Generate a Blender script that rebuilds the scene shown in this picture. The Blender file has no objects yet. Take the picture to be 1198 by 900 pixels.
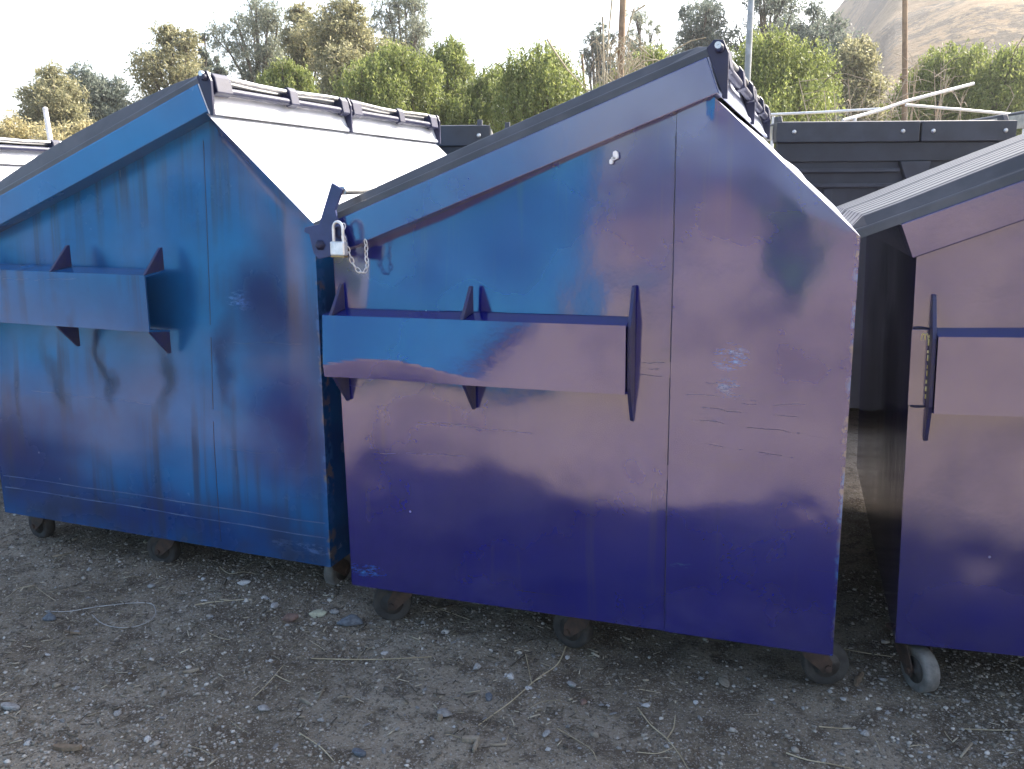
import bpy, bmesh, math, random
import numpy as np
from mathutils import Vector, Matrix
random.seed(7); RNG = np.random.default_rng(11)
scene = bpy.context.scene
COL = scene.collection
R = math.radians

# ------------------------------------------------------------------ camera
F_PX, YAW, PITCH, ROLL, EYE = 1022.27, 0.3409, 0.2116, -0.0075, 1.45
def cam_basis():
    cy, sy, cp, sp = math.cos(YAW), math.sin(YAW), math.cos(PITCH), math.sin(PITCH)
    fw = Vector((-sy*cp, cy*cp, -sp)); rt = Vector((cy, sy, 0)); up = Vector((-sy*sp, cy*sp, cp))
    cr, sr = math.cos(ROLL), math.sin(ROLL)
    return rt*cr+up*sr, up*cr-rt*sr, fw
CR, CU, CF = cam_basis()
cam_d = bpy.data.cameras.new('camera'); cam = bpy.data.objects.new('camera', cam_d); COL.objects.link(cam)
M = Matrix((( CR.x, CU.x, -CF.x, 0), (CR.y, CU.y, -CF.y, 0), (CR.z, CU.z, -CF.z, EYE), (0, 0, 0, 1)))
cam.matrix_world = M
cam_d.sensor_width = 36; cam_d.lens = F_PX/1198*36; cam_d.clip_end = 3000; cam_d.clip_start = 0.05
scene.camera = cam
def at_depth(px, py, Z):
    return Vector((0, 0, EYE)) + (CF + CR*((px-599)/F_PX) - CU*((py-450)/F_PX))*Z
def at_ground(px, py, z=0.0):
    d = CF + CR*((px-599)/F_PX) - CU*((py-450)/F_PX)
    return Vector((0, 0, EYE)) + d*((z-EYE)/d.z)

# ------------------------------------------------------------------ helpers
def tag(o, label=None, cat=None, group=None, kind=None):
    if label: o['label'] = label
    if cat: o['category'] = cat
    if group: o['group'] = group
    if kind: o['kind'] = kind
    return o
def empty(name, loc, rot=(0, 0, 0)):
    o = bpy.data.objects.new(name, None); COL.objects.link(o)
    o.location = loc; o.rotation_euler = rot; o.empty_display_size = 0.1
    return o
def link(name, me, mat, parent=None, smooth=False):
    o = bpy.data.objects.new(name, me); COL.objects.link(o)
    for m in (mat if isinstance(mat, (list, tuple)) else [mat]): me.materials.append(m)
    if smooth: me.polygons.foreach_set('use_smooth', [True]*len(me.polygons))
    if parent: o.parent = parent
    return o
def np_mesh(name, V, Fc):
    """V (n,3); Fc (m,k) all faces with k corners"""
    me = bpy.data.meshes.new(name); V = np.asarray(V, np.float32); Fc = np.asarray(Fc, np.int32)
    me.vertices.add(len(V)); me.vertices.foreach_set('co', V.ravel())
    m, k = Fc.shape; me.loops.add(m*k); me.loops.foreach_set('vertex_index', Fc.ravel())
    me.polygons.add(m); me.polygons.foreach_set('loop_start', np.arange(0, m*k, k, dtype=np.int32))
    me.update(calc_edges=True); return me
class MB:
    def __init__(s): s.v = []; s.f = []; s.sm = []
    def add(s, vs, fs, smooth=False):
        n = len(s.v); s.v += [tuple(v) for v in vs]; s.f += [tuple(i+n for i in f) for f in fs]; s.sm += [smooth]*len(fs)
    def box(s, lo, hi, M=None):
        x0, y0, z0 = lo; x1, y1, z1 = hi
        vs = [(x0,y0,z0),(x1,y0,z0),(x1,y1,z0),(x0,y1,z0),(x0,y0,z1),(x1,y0,z1),(x1,y1,z1),(x0,y1,z1)]
        if M is not None: vs = [M @ Vector(v) for v in vs]
        s.add(vs, [(0,3,2,1),(4,5,6,7),(0,1,5,4),(1,2,6,5),(2,3,7,6),(3,0,4,7)])
    def prism(s, poly, fn0, fn1):
        """poly of (a,b); fn0/fn1 map to the two end positions"""
        n = len(poly); vs = [fn0(a, b) for a, b in poly]+[fn1(a, b) for a, b in poly]
        s.add(vs, [tuple(range(n))[::-1], tuple(range(n, 2*n))]+[(i, (i+1) % n, n+(i+1) % n, n+i) for i in range(n)])
    def tube(s, pts, rad, seg=10, cap=True):
        pts = [Vector(p) for p in pts]; n = len(pts); rads = rad if isinstance(rad, (list, tuple)) else [rad]*n
        vs = []; a = None
        for i, p in enumerate(pts):
            t = (pts[min(i+1, n-1)]-pts[max(i-1, 0)]).normalized()
            if a is None:
                a = t.orthogonal().normalized()
            a = (a - t*a.dot(t)).normalized(); b = t.cross(a)
            vs += [p+(a*math.cos(2*math.pi*k/seg)+b*math.sin(2*math.pi*k/seg))*rads[i] for k in range(seg)]
        fs = [(i*seg+k, i*seg+(k+1) % seg, (i+1)*seg+(k+1) % seg, (i+1)*seg+k) for i in range(n-1) for k in range(seg)]
        s.add(vs, fs, True)
        if cap: s.add(vs[:seg], [tuple(range(seg))[::-1]]); s.add(vs[-seg:], [tuple(range(seg))])
    def lathe(s, prof, M, seg=28):
        """prof of (r, h) about local z"""
        n = len(prof); vs = [M @ Vector((r*math.cos(2*math.pi*k/seg), r*math.sin(2*math.pi*k/seg), h)) for r, h in prof for k in range(seg)]
        fs = [(i*seg+k, i*seg+(k+1) % seg, (i+1)*seg+(k+1) % seg, (i+1)*seg+k) for i in range(n-1) for k in range(seg)]
        s.add(vs, fs, True)
        s.add(vs[:seg], [tuple(range(seg))[::-1]]); s.add(vs[-seg:], [tuple(range(seg))])
    def build(s, name, mat, parent=None, bevel=0):
        me = bpy.data.meshes.new(name); me.from_pydata(s.v, [], s.f); me.update()
        bm = bmesh.new(); bm.from_mesh(me); bmesh.ops.recalc_face_normals(bm, faces=bm.faces); bm.to_mesh(me); bm.free()
        o = link(name, me, mat, parent)
        me.polygons.foreach_set('use_smooth', s.sm)
        if bevel:
            m = o.modifiers.new('bevel', 'BEVEL'); m.width = bevel; m.segments = 2; m.limit_method = 'ANGLE'; m.angle_limit = R(40)
        return o
# value noise (numpy)
_H = np.random.default_rng(5).random((256, 256))
def vnoise(x, y, s=1.0, ox=0.0):
    x = np.asarray(x)*s+ox; y = np.asarray(y)*s+ox*1.7
    i = np.floor(x).astype(int); j = np.floor(y).astype(int); u = x-i; v = y-j
    u = u*u*(3-2*u); v = v*v*(3-2*v); g = lambda a, b: _H[a % 256, b % 256]
    return (g(i,j)*(1-u)+g(i+1,j)*u)*(1-v)+(g(i,j+1)*(1-u)+g(i+1,j+1)*u)*v-0.5

# ------------------------------------------------------------------ materials
class NT:
    def __init__(s, name):
        s.m = bpy.data.materials.new(name); s.m.use_nodes = True; s.t = s.m.node_tree; s.n = s.t.nodes
        s.p = s.n['Principled BSDF']; s.out = s.n['Material Output']
    def new(s, typ, **kw):
        nd = s.n.new(typ)
        for k, v in kw.items():
            if hasattr(nd, k) and k not in nd.inputs: setattr(nd, k, v)
        return nd
    def put(s, sock, v):
        if isinstance(v, bpy.types.NodeSocket): s.t.links.new(v, sock)
        elif isinstance(v, (tuple, list)) and len(v) == 3 and sock.type == 'RGBA': sock.default_value = (*v, 1)
        else: sock.default_value = v
    def obj(s): return s.new('ShaderNodeTexCoord').outputs['Object']
    def map(s, vec, scale=(1,1,1), loc=(0,0,0)):
        m = s.new('ShaderNodeMapping'); s.put(m.inputs['Vector'], vec); m.inputs['Scale'].default_value = scale; m.inputs['Location'].default_value = loc; return m.outputs[0]
    def noise(s, vec, scale, detail=4, rough=.55, dist=0):
        n = s.new('ShaderNodeTexNoise'); s.put(n.inputs['Vector'], vec); n.inputs['Scale'].default_value = scale
        n.inputs['Detail'].default_value = detail; n.inputs['Roughness'].default_value = rough; n.inputs['Distortion'].default_value = dist; return n.outputs['Fac']
    def math(s, op, a, b=None, c=None, clamp=False):
        n = s.new('ShaderNodeMath', operation=op); n.use_clamp = clamp
        for i, v in enumerate((a, b, c)):
            if v is not None: s.put(n.inputs[i], v)
        return n.outputs[0]
    def step(s, v, lo, hi):
        n = s.new('ShaderNodeMapRange'); n.interpolation_type = 'SMOOTHSTEP'; s.put(n.inputs[0], v); n.inputs[1].default_value = lo; n.inputs[2].default_value = hi; return n.outputs[0]
    def mix(s, f, a, b):
        n = s.new('ShaderNodeMix', data_type='RGBA'); s.put(n.inputs[0], f); s.put(n.inputs[6], a); s.put(n.inputs[7], b); return n.outputs[2]
    def ramp(s, f, stops):
        n = s.new('ShaderNodeValToRGB'); s.put(n.inputs[0], f); e = n.color_ramp.elements
        while len(e) < len(stops): e.new(.5)
        for q, (p, c) in zip(e, stops): q.position = p; q.color = (*c, 1)
        return n.outputs[0]
    def sep(s, vec):
        n = s.new('ShaderNodeSeparateXYZ'); s.put(n.inputs[0], vec); return n.outputs
    def blob(s, vec, x, z, sx, sz, lo=1.0, hi=0.0):
        """1 at (x,z), 0 beyond one radius"""
        m = s.map(vec, (1/sx, 0, 1/sz), (-x/sx, 0, -z/sz)); l = s.new('ShaderNodeVectorMath', operation='LENGTH'); s.put(l.inputs[0], m)
        return s.step(l.outputs['Value'], lo, hi)
    def bump(s, h, strength=.3, dist=.01, normal=None):
        n = s.new('ShaderNodeBump'); s.put(n.inputs['Height'], h); n.inputs['Strength'].default_value = strength; n.inputs['Distance'].default_value = dist
        if normal is not None: s.put(n.inputs['Normal'], normal)
        return n.outputs[0]
    def set(s, **kw):
        for k, v in kw.items(): s.put(s.p.inputs[k.replace('_', ' ')], v)
        return s

def paint(name, c1, c2, ior=1.9, rough=.2, patches=(), scuffs=(), streak=.3, edge_x=None, chips=.5, dirt=(.05,.045,.05), low_dirt=.35, lines=(), dull=.35):
    t = NT(name); o = t.obj()
    n1 = t.noise(o, 1.7, 5, .6); col = t.mix(t.step(n1, .35, .65), c1, c2)
    pm_all = 0.0
    for (x, z, sx, sz, c, k) in patches:
        w = t.new('ShaderNodeVectorMath', operation='ADD'); t.put(w.inputs[0], o)
        nn = t.new('ShaderNodeTexNoise'); t.put(nn.inputs['Vector'], o); nn.inputs['Scale'].default_value = 3.5; nn.inputs['Detail'].default_value = 5
        ws = t.new('ShaderNodeVectorMath', operation='SCALE'); t.put(ws.inputs[0], nn.outputs['Color']); ws.inputs['Scale'].default_value = .35; t.put(w.inputs[1], ws.outputs[0])
        wv = t.map(w.outputs[0], (1,1,1), (-.17,-.17,-.17))
        pb = t.math('MULTIPLY', t.blob(wv, x, z, sx, sz), k); pm_all = t.math('MAXIMUM', pm_all, pb)
        col = t.mix(pb, col, c)
    # run-down dirt streaks
    st = t.noise(t.map(o, (22, 3, .9)), 1.0, 4, .6)
    stm = t.math('MULTIPLY', t.step(st, *((.44, .68) if streak > .5 else (.52, .78))), t.step(t.noise(o, 1.9, 4), .40, .60))
    col = t.mix(t.math('MULTIPLY', stm, streak), col, dirt)
    # grime near the bottom edge
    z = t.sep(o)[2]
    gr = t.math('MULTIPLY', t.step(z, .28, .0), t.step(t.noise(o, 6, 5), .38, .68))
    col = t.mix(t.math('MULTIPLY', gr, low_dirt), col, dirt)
    # scuffs with horizontal scratches
    sn = t.noise(t.map(o, (16, 16, 55)), 1.0, 7, .75)
    rgh = t.math('ADD', t.math('MULTIPLY', t.noise(o, 5, 5), .10), rough-.05)
    for (x, zz, sx, sz, c, k) in scuffs:
        m = t.math('MULTIPLY', t.blob(o, x, zz, sx, sz, 1.0, .1), t.step(sn, .47, .58)); m = t.math('MULTIPLY', m, k)
        m2 = t.math('MULTIPLY', m, t.step(t.noise(t.map(o, (26, 26, 70)), 1, 5, .7), .38, .6))
        col = t.mix(m2, col, c); rgh = t.math('ADD', rgh, t.math('MULTIPLY', m, .15))
    # sparse hair scratches
    hs = t.noise(t.map(o, (2.2, 2, 190)), 1.0, 2, .5); hm = t.math('MULTIPLY', t.step(hs, .69, .73), t.step(t.noise(o, 2.3, 3), .55, .7))
    col = t.mix(t.math('MULTIPLY', hm, .45), col, (.02,.02,.06))
    wob = t.math('MULTIPLY', t.math('SUBTRACT', t.noise(o, 4.5, 4, .6), .5), .05); lx, lz = t.sep(o)[0], t.sep(o)[2]
    for (x0, x1, zz, sl, k) in lines:
        dz = t.math('ABSOLUTE', t.math('SUBTRACT', t.math('ADD', lz, wob), t.math('ADD', t.math('MULTIPLY', t.math('SUBTRACT', lx, x0), sl), zz)))
        q = (x1-x0)*.25; lm = t.math('MULTIPLY', t.step(dz, .0026, .0004), t.math('MULTIPLY', t.step(lx, x0, x0+q), t.step(lx, x1, x1-q)))
        lm = t.math('MULTIPLY', lm, t.step(t.noise(t.map(o, (11, 11, 40)), 1, 4, .7), .36, .56))
        col = t.mix(t.math('MULTIPLY', lm, k*.65), col, (.006,.006,.02)); rgh = t.math('ADD', rgh, t.math('MULTIPLY', lm, .2))
        pm_all = t.math('MAXIMUM', pm_all, t.math('MULTIPLY', lm, k*.35))
    # small chips
    ch = t.new('ShaderNodeTexVoronoi'); t.put(ch.inputs['Vector'], o); ch.inputs['Scale'].default_value = 16
    chv = t.math('MULTIPLY', t.step(ch.outputs['Distance'], .075, .05), t.step(t.noise(o, 9, 2), .66, .7))
    col = t.mix(t.math('MULTIPLY', chv, chips), col, (.35,.36,.42))
    if edge_x is not None:
        x = t.sep(o)[0]
        em = t.math('MULTIPLY', t.step(t.math('ADD', x, t.math('MULTIPLY', t.noise(o, 14, 4), .05)), edge_x+.014, edge_x+.026), t.math('MULTIPLY', t.step(t.noise(o, 30, 4), .42, .55), t.step(t.sep(o)[1], .05, .03)))
        col = t.mix(t.math('MULTIPLY', em, .8), col, t.mix(t.step(t.noise(o, 9, 2), .45, .55), (.16,.13,.10), (.03,.12,.3)))
    b = t.bump(t.noise(o, 8, 3), .12, .006); b = t.bump(t.noise(o, 90, 3), .05, .002, b)
    mo = t.math('MULTIPLY', t.step(t.noise(o, 2.1, 6, .58, .15), .40, .72), dull)
    mo = t.math('MAXIMUM', mo, t.math('MAXIMUM', t.math('MULTIPLY', stm, streak*.75), t.math('MULTIPLY', gr, low_dirt)))
    mo = t.math('MAXIMUM', mo, t.math('MULTIPLY', pm_all, .8))
    t.set(Base_Color=col, Roughness=t.math('ADD', rgh, t.math('MULTIPLY', mo, .10)), IOR=ior, Normal=b, Specular_IOR_Level=t.math('SUBTRACT', .5, t.math('MULTIPLY', mo, .42)))
    return t.m
NAVY, BLUE = (.002,.003,.105), (.005,.012,.13)

def simple(name, c1, c2, rough=.5, metal=0, scale=12, bump=.2, bdist=.003, ior=1.5):
    t = NT(name); o = t.obj(); n = t.noise(o, scale, 6, .6)
    t.set(Base_Color=t.mix(t.step(n, .35, .65), c1, c2), Roughness=t.math('ADD', t.math('MULTIPLY', n, .25), rough-.12), Metallic=metal, IOR=ior)
    if bump: t.set(Normal=t.bump(t.noise(o, scale*4, 4), bump, bdist))
    return t.m
MAT = {}
MAT['pale_slant'] = simple('sun_glare_slant_base', (.40,.41,.46), (.55,.56,.60), .38, 0, 5, .15, .004)  # pale tone carries the sun glare of a slanted back
MAT['lid'] = simple('black_lid_plastic', (.030,.032,.038), (.055,.057,.065), .46, 0, 7, .2, .002)
MAT['trim'] = simple('dark_blue_trim_paint', (.004,.006,.030), (.007,.010,.045), .5, 0, 14, .15, .002, 1.5)
MAT['gusset'] = simple('dark_blue_gusset_paint', (.012,.015,.08), (.03,.026,.06), .4, 0, 20, .3, .003)
MAT['seam'] = simple('dark_weld_seam', (.006,.007,.03), (.012,.013,.05), .5, 0, 30, .4, .003)
MAT['galv'] = simple('galvanised_steel', (.45,.45,.45), (.62,.61,.58), .35, .9, 25, .2, .002)
MAT['steel'] = simple('bright_padlock_steel', (.55,.55,.54), (.72,.71,.69), .42, .75, 40, .15, .001)
MAT['brass'] = simple('worn_brass', (.4,.28,.12), (.3,.2,.1), .4, .9, 40, .15, .001)
MAT['rust'] = simple('rusty_caster_steel', (.03,.021,.017), (.07,.042,.03), .75, .2, 30, .5, .004)
MAT['tyre'] = simple('dirty_caster_rubber', (.018,.017,.016), (.045,.042,.038), .85, 0, 25, .4, .003)
MAT['pale_tyre'] = simple('dusty_grey_caster_rubber', (.10,.097,.09), (.18,.172,.158), .85, 0, 22, .4, .003)
MAT['hub'] = simple('dirty_hub', (.025,.022,.02), (.06,.055,.05), .7, .3, 30, .3, .003)
MAT['charcoal'] = simple('charcoal_bin_paint', (.014,.016,.022), (.026,.029,.038), .5, 0, 4, .25, .004)
MAT['charcoal_trim'] = simple('charcoal_rail_paint', (.022,.024,.032), (.036,.04,.052), .45, 0, 6, .25, .004)
MAT['wood_pole'] = simple('weathered_wood_pole', (.16,.10,.055), (.28,.19,.11), .85, 0, 6, .4, .01)
MAT['white_post'] = simple('chalky_white_post', (.62,.60,.57), (.78,.76,.73), .7, 0, 5, .2, .004)
MAT['grey_pole'] = simple('grey_metal_pole', (.20,.21,.20), (.32,.33,.32), .45, .4, 5, .1, .002)
MAT['pvc'] = simple('white_plastic_pipe', (.62,.62,.62), (.78,.77,.75), .4, 0, 4, .1, .002)
MAT['straw'] = simple('dry_straw', (.26,.21,.13), (.42,.36,.24), .8, 0, 8, .2, .002)
MAT['string'] = simple('grey_white_string', (.26,.255,.25), (.38,.375,.36), .9, 0, 30, .3, .001)
MAT['bark'] = simple('grey_brown_bark', (.07,.055,.04), (.16,.13,.10), .9, 0, 9, .6, .02)
MAT['twig'] = simple('pale_dead_twig', (.30,.24,.17), (.45,.37,.27), .9, 0, 9, .3, .01)
MAT['yellow'] = simple('yellow_paint_mark', (.55,.42,.12), (.7,.6,.3), .6, 0, 60, .2, .001)
MAT['white_chip'] = simple('white_bare_primer', (.6,.6,.62), (.72,.72,.74), .6, 0, 60, .2, .001)

# ------------------------------------------------------------------ ground
def gz(x, y):
    x = np.asarray(x, float); y = np.asarray(y, float)
    fade = np.exp(-((np.maximum(np.abs(x+1)-6, 0))**2+np.maximum(np.abs(y-2.5)-5, 0)**2)/60)
    big = .05*vnoise(x, y, .35, 3.1)
    return fade*(big*.5+.020*vnoise(x, y, 2.3, 9.2)+.010*vnoise(x, y, 7, 1.2)+.009*vnoise(x, y, 19, 5.0)+.0055*vnoise(x, y, 43, 7.7))
def axis(lo, hi, step, far):
    a = list(np.arange(lo, hi+1e-6, step)); s = step; x = a[-1]; up = []
    while x < far: s *= 1.22; x += s; up.append(x)
    s = step; x = a[0]; dn = []
    while x > -far: s *= 1.22; x -= s; dn.append(x)
    return np.array(dn[::-1]+a+up)
gx, gy = axis(-4.2, 1.5, .018, 420), axis(1.2, 3.6, .018, 420)
X, Y = np.meshgrid(gx, gy); Z = gz(X, Y)
nx, ny = len(gx), len(gy); idx = np.arange(nx*ny).reshape(ny, nx)
Fg = np.stack([idx[:-1,:-1], idx[:-1,1:], idx[1:,1:], idx[1:,:-1]], -1).reshape(-1, 4)
t = NT('dry_gravelly_dirt'); g = t.new('ShaderNodeTexCoord').outputs['Object']
nA = t.noise(g, 1.3, 6, .6); nB = t.noise(g, 11, 6, .65); nC = t.noise(g, 140, 4, .7)
c = t.mix(t.step(nA, .38, .62), (.135,.110,.078), (.26,.222,.168))
c = t.mix(t.math('MULTIPLY', t.step(nB, .46, .62), .75), c, (.072,.053,.035))
c = t.mix(t.math('MULTIPLY', t.step(nC, .53, .64), .85), c, (.36,.335,.30))
c = t.mix(t.math('MULTIPLY', t.step(t.noise(g, 85, 4, .65), .47, .36), .75), c, (.06,.055,.05))
sunlit_y = t.math('ADD', t.sep(g)[1], t.math('MULTIPLY', t.noise(g, 1.1, 5, .6), .9))
c = t.mix(t.step(sunlit_y, 1.65, .95), c, t.mix(t.step(nA, .3, .7), (.31,.235,.18), (.40,.31,.24)))  # sunlit brightness past the bins' shadow edge is painted in as paler tan
b = t.bump(t.noise(g, 45, 6, .75), .9, .012); b = t.bump(t.noise(g, 200, 4, .75), .8, .004, b)
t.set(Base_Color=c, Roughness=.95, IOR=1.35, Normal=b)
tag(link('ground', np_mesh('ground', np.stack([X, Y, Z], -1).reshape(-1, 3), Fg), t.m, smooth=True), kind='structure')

# ------------------------------------------------------------------ hills
def hill_mat(name, ca, cb, brush, brush_amt):
    t = NT(name); o = t.obj(); n = t.noise(o, .06, 8, .68); n2 = t.noise(o, .3, 6, .7); n3 = t.noise(o, .9, 6, .75)
    c = t.mix(t.step(n2, .35, .65), ca, cb)
    m = t.math('MULTIPLY', t.step(t.math('ADD', t.math('MULTIPLY', n, .62), t.math('MULTIPLY', n3, .38)), .475, .535), brush_amt)
    c = t.mix(m, c, brush)
    t.set(Base_Color=c, Roughness=.95, IOR=1.3, Normal=t.bump(t.noise(o, .35, 7, .75), .8, 1.0)); return t.m
def ridge(name, az0, az1, d0, d1, hfun, mat, na=220, nd=90):
    """polar height field about the origin; az in degrees clockwise from +Y"""
    az = np.radians(np.linspace(az0, az1, na)); d = np.linspace(0, 1, nd)
    A, D = np.meshgrid(az, d); r = d0+(d1-d0)*D; x = r*np.sin(A); y = r*np.cos(A)
    prof = np.clip(D/.8, 0, 1)**1.05*np.where(D > .8, 1-(D-.8)*1.5, 1)
    z = np.vectorize(hfun)(np.degrees(A))*prof*(1+.25*vnoise(x, y, .03, 2))+(vnoise(x, y, .035, 4)*11+vnoise(x, y, .09, 4)*5+vnoise(x, y, .25, 4)*1.5)*prof*min(1, d1/150)*(1 if d1 > 100 else .15) - .5
    ii = np.arange(na*nd).reshape(nd, na); Fh = np.stack([ii[:-1,:-1], ii[:-1,1:], ii[1:,1:], ii[1:,:-1]], -1).reshape(-1, 4)
    return tag(link(name, np_mesh(name, np.stack([x, y, z], -1).reshape(-1, 3), Fh), mat, smooth=True), kind='structure')
def interp(pts): return lambda a: float(np.interp(a, [p[0] for p in pts], [p[1] for p in pts]))
ridge('hill', -40, 75, 60, 250, interp([(-40,2),(-20,12),(-13,21),(-9,23),(-4,21),(0,37),(3,56),(7,66),(20,72),(45,60),(75,30)]),
      hill_mat('dry_grass_hillside', (.15,.10,.048), (.215,.15,.078), (.030,.023,.014), .9))
ridge('embankment', 150, 214, 28, 75, interp([(150,1.5),(165,3.2),(180,3.6),(188,3.2),(194,2.0),(200,.5),(206,.2),(214,0)]),
      hill_mat('bare_tan_embankment', (.32,.235,.18), (.39,.29,.225), (.30,.22,.14), .5), 70, 24)

# ------------------------------------------------------------------ blue dumpsters
def make_dumpster(loc, yaw, tilt, zb, d, label, face_mat, trim_mat, slant_mat, lidmat, dents, seed, casters, pale_wheels=()):
    """d: dimensions measured from the ground; local origin at the near left bottom corner"""
    W, D = d['W'], d['D']; zC, xD, zD, zE = d['zC']-zb, d['xD'], d['zD']-zb, d['zE']-zb
    root = empty('blue_dumpster', (loc[0], loc[1], zb), (0, tilt, yaw)); tag(root, label, 'dumpster', 'blue dumpsters in the front row')
    xs = d['xs']; a = math.atan2(zD-zE, xD); L = math.hypot(xD, zD-zE); ca, sa = math.cos(a), math.sin(a)
    def SN(s, n, y): return Vector((s*ca-n*sa, y, zE+s*sa+n*ca))
    # ---- body: face plate grid with dents
    cols = sorted(set([round(v, 5) for v in np.linspace(0, xs-.0008, 46)]+[round(v, 5) for v in np.linspace(xs+.0008, W, 34)]+[round(xD, 5)]))
    cols = np.array(cols); rows = np.linspace(0, 1, 66)
    ztop = np.where(cols <= xD, zE+(zD-zE)*cols/xD, zD+(zC-zD)*(cols-xD)/(W-xD))
    XX = np.repeat(cols[None, :], 66, 0); ZZ = rows[:, None]*ztop[None, :]
    dy = np.zeros_like(XX)
    for (cx, cz, sx, sz, amp) in dents: dy += amp*np.exp(-((XX-cx)/sx)**2-((ZZ-cz)/sz)**2)
    dy += .014*vnoise(XX, ZZ, 1.9, seed)+.0095*vnoise(XX, ZZ, 4.1, seed+2)+.0023*vnoise(XX, ZZ, 10, seed+4)
    e = np.minimum(np.minimum(XX*1.4, W-XX), np.where(XX < xD, ZZ, np.minimum(ZZ, (ztop[None, :]-ZZ)*2))); dy *= np.clip(e/.14, 0, 1)*.9+.1
    dy -= np.where(XX > xs, .004, 0)
    ks = int(np.argmin(np.abs(cols-(xs-.0008)))); seam_y = lambda z: float(np.interp(z, ZZ[:, ks], dy[:, ks]))
    n = len(cols); ii = np.arange(66*n).reshape(66, n)
    V = np.stack([XX, dy, ZZ], -1).reshape(-1, 3); Fq = np.stack([ii[:-1,:-1], ii[:-1,1:], ii[1:,1:], ii[1:,:-1]], -1); Fq = np.delete(Fq, ks, axis=1).reshape(-1, 4)
    fm = [0]*len(Fq); V = V.tolist(); Fq = Fq.tolist(); sm = [True]*len(Fq)
    def grid(P00, P10, P11, P01, nu, nv, amp, mat, ax):
        b0 = len(V); P = [Vector(p) for p in (P00, P10, P11, P01)]
        for j in range(nv):
            for i in range(nu):
                u, v = i/(nu-1), j/(nv-1); p = (P[0]*(1-u)+P[1]*u)*(1-v)+(P[3]*(1-u)+P[2]*u)*v
                k = min(u, 1-u, v, 1-v)*6; k = min(1, k)
                p = p+Vector(ax)*amp*k*float(vnoise(u*5, v*5, 1, seed+ax[0]*3)); V.append(list(p))
        for j in range(nv-1):
            for i in range(nu-1): Fq.append([b0+j*nu+i, b0+j*nu+i+1, b0+(j+1)*nu+i+1, b0+(j+1)*nu+i]); fm.append(mat); sm.append(True)
    y0 = 0.0
    grid((0,D,0), (0,y0,0), (0,y0,zE), (0,D,zE), 14, 14, .02, 0, (1,0,0))                 # left front wall
    grid((W,y0-.004,0), (W,D,0), (W,D,zC), (W,y0-.004,zC), 14, 14, .015, 0, (1,0,0))       # right wall
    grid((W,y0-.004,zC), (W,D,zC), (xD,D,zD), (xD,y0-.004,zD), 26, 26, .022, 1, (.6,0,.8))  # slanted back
    grid((0,y0,0), (0,D,0), (W,D,0), (W,y0,0), 3, 3, 0, 0, (0,0,1))                       # floor
    grid((W,D,0), (xD,D,0), (xD,D,zD), (W,D,zC), 3, 3, 0, 0, (0,1,0)); grid((xD,D,0), (0,D,0), (0,D,zE), (xD,D,zD), 3, 3, 0, 0, (0,1,0))
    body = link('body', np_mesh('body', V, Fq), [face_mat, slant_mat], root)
    body.data.polygons.foreach_set('material_index', fm); body.data.polygons.foreach_set('use_smooth', sm)
    # ---- weld seam, in broken lengths
    m = MB(); zt = zE+(zD-zE)*xs/xD
    for (u0, u1) in d.get('seam', ((.02,.32),(.35,.52),(.55,.965))):
        q = np.linspace(zt*u0, zt*u1, 16); m.tube([(xs+.0004*math.sin(k*2.3), seam_y(z)-.0030, z) for k, z in enumerate(q)], .0021, 6)
    m.build('weld_seam', MAT['seam'], root)
    for (x0, z0, x1, z1) in d.get('beads', ()):
        m = MB(); pts = [(x0+(x1-x0)*k/14, float(np.interp(x0+(x1-x0)*k/14, cols, dy[int(np.argmin(np.abs(rows*1.3-z0))), :]))-.001, z0+(z1-z0)*k/14+.0006*math.sin(k*1.3)) for k in range(15)]; m.tube(pts, .0019, 6); m.build('weld_bead', MAT['bead'], root)
    # ---- rim frame round the opening (a band square to the lid plane)
    m = MB(); rh = .097; po = .018
    m.prism([(-.012,.0),(L+.016,.0),(L+.016,rh),(-.012,rh)], lambda s, n: SN(s, n, -po), lambda s, n: SN(s, n, .075))
    m.prism([(-.012,.0),(L+.016,.0),(L+.016,rh),(-.012,rh)], lambda s, n: SN(s, n, D-.008), lambda s, n: SN(s, n, D+po))
    m.prism([(-.012,.0),(.006,.0),(.006,rh),(-.012,rh)], lambda s, n: SN(s, n, .077), lambda s, n: SN(s, n, D-.010))
    m.build('rim', trim_mat, root, .003)
    m = MB(); m.prism([(L+.0165,-.010),(L+.026,-.010),(L+.026,.002),(L+.0205,.010),(L+.0205,rh-.001),(L+.0165,rh-.001)], lambda s, n: SN(s, n, -.016), lambda s, n: SN(s, n, D+.016))
    m.build('back_flange', slant_mat, root, .002)
    # ---- lids
    for k in range(2):
        yc0, yc1 = (-.012, D/2-.006) if k == 0 else (D/2+.006, D+.012)
        wl = yc1-yc0; hs = d.get('lid_h', .046); nr = 5; prof = [(yc0, -.002)] ; prof += [(yc0+.004, hs*.42), (yc0+.012, hs*.46), (yc0+.036, hs)]
        rw = (wl-.13)/nr
        for q in range(nr):
            b0 = yc0+.065+q*rw
            prof += [(b0, hs), (b0+rw*.05, hs+.0035), (b0+rw*.68, hs+.0035), (b0+rw*.73, hs)]
        prof += [(yc1-.036, hs), (yc1-.012, hs*.46), (yc1-.004, hs*.42), (yc1, -.002)]
        S = [-d.get('over', .05)]+list(np.linspace(-d.get('over', .05)+.05, L+.0, 15))+[L+.03]
        mb = MB(); vs = []
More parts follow.
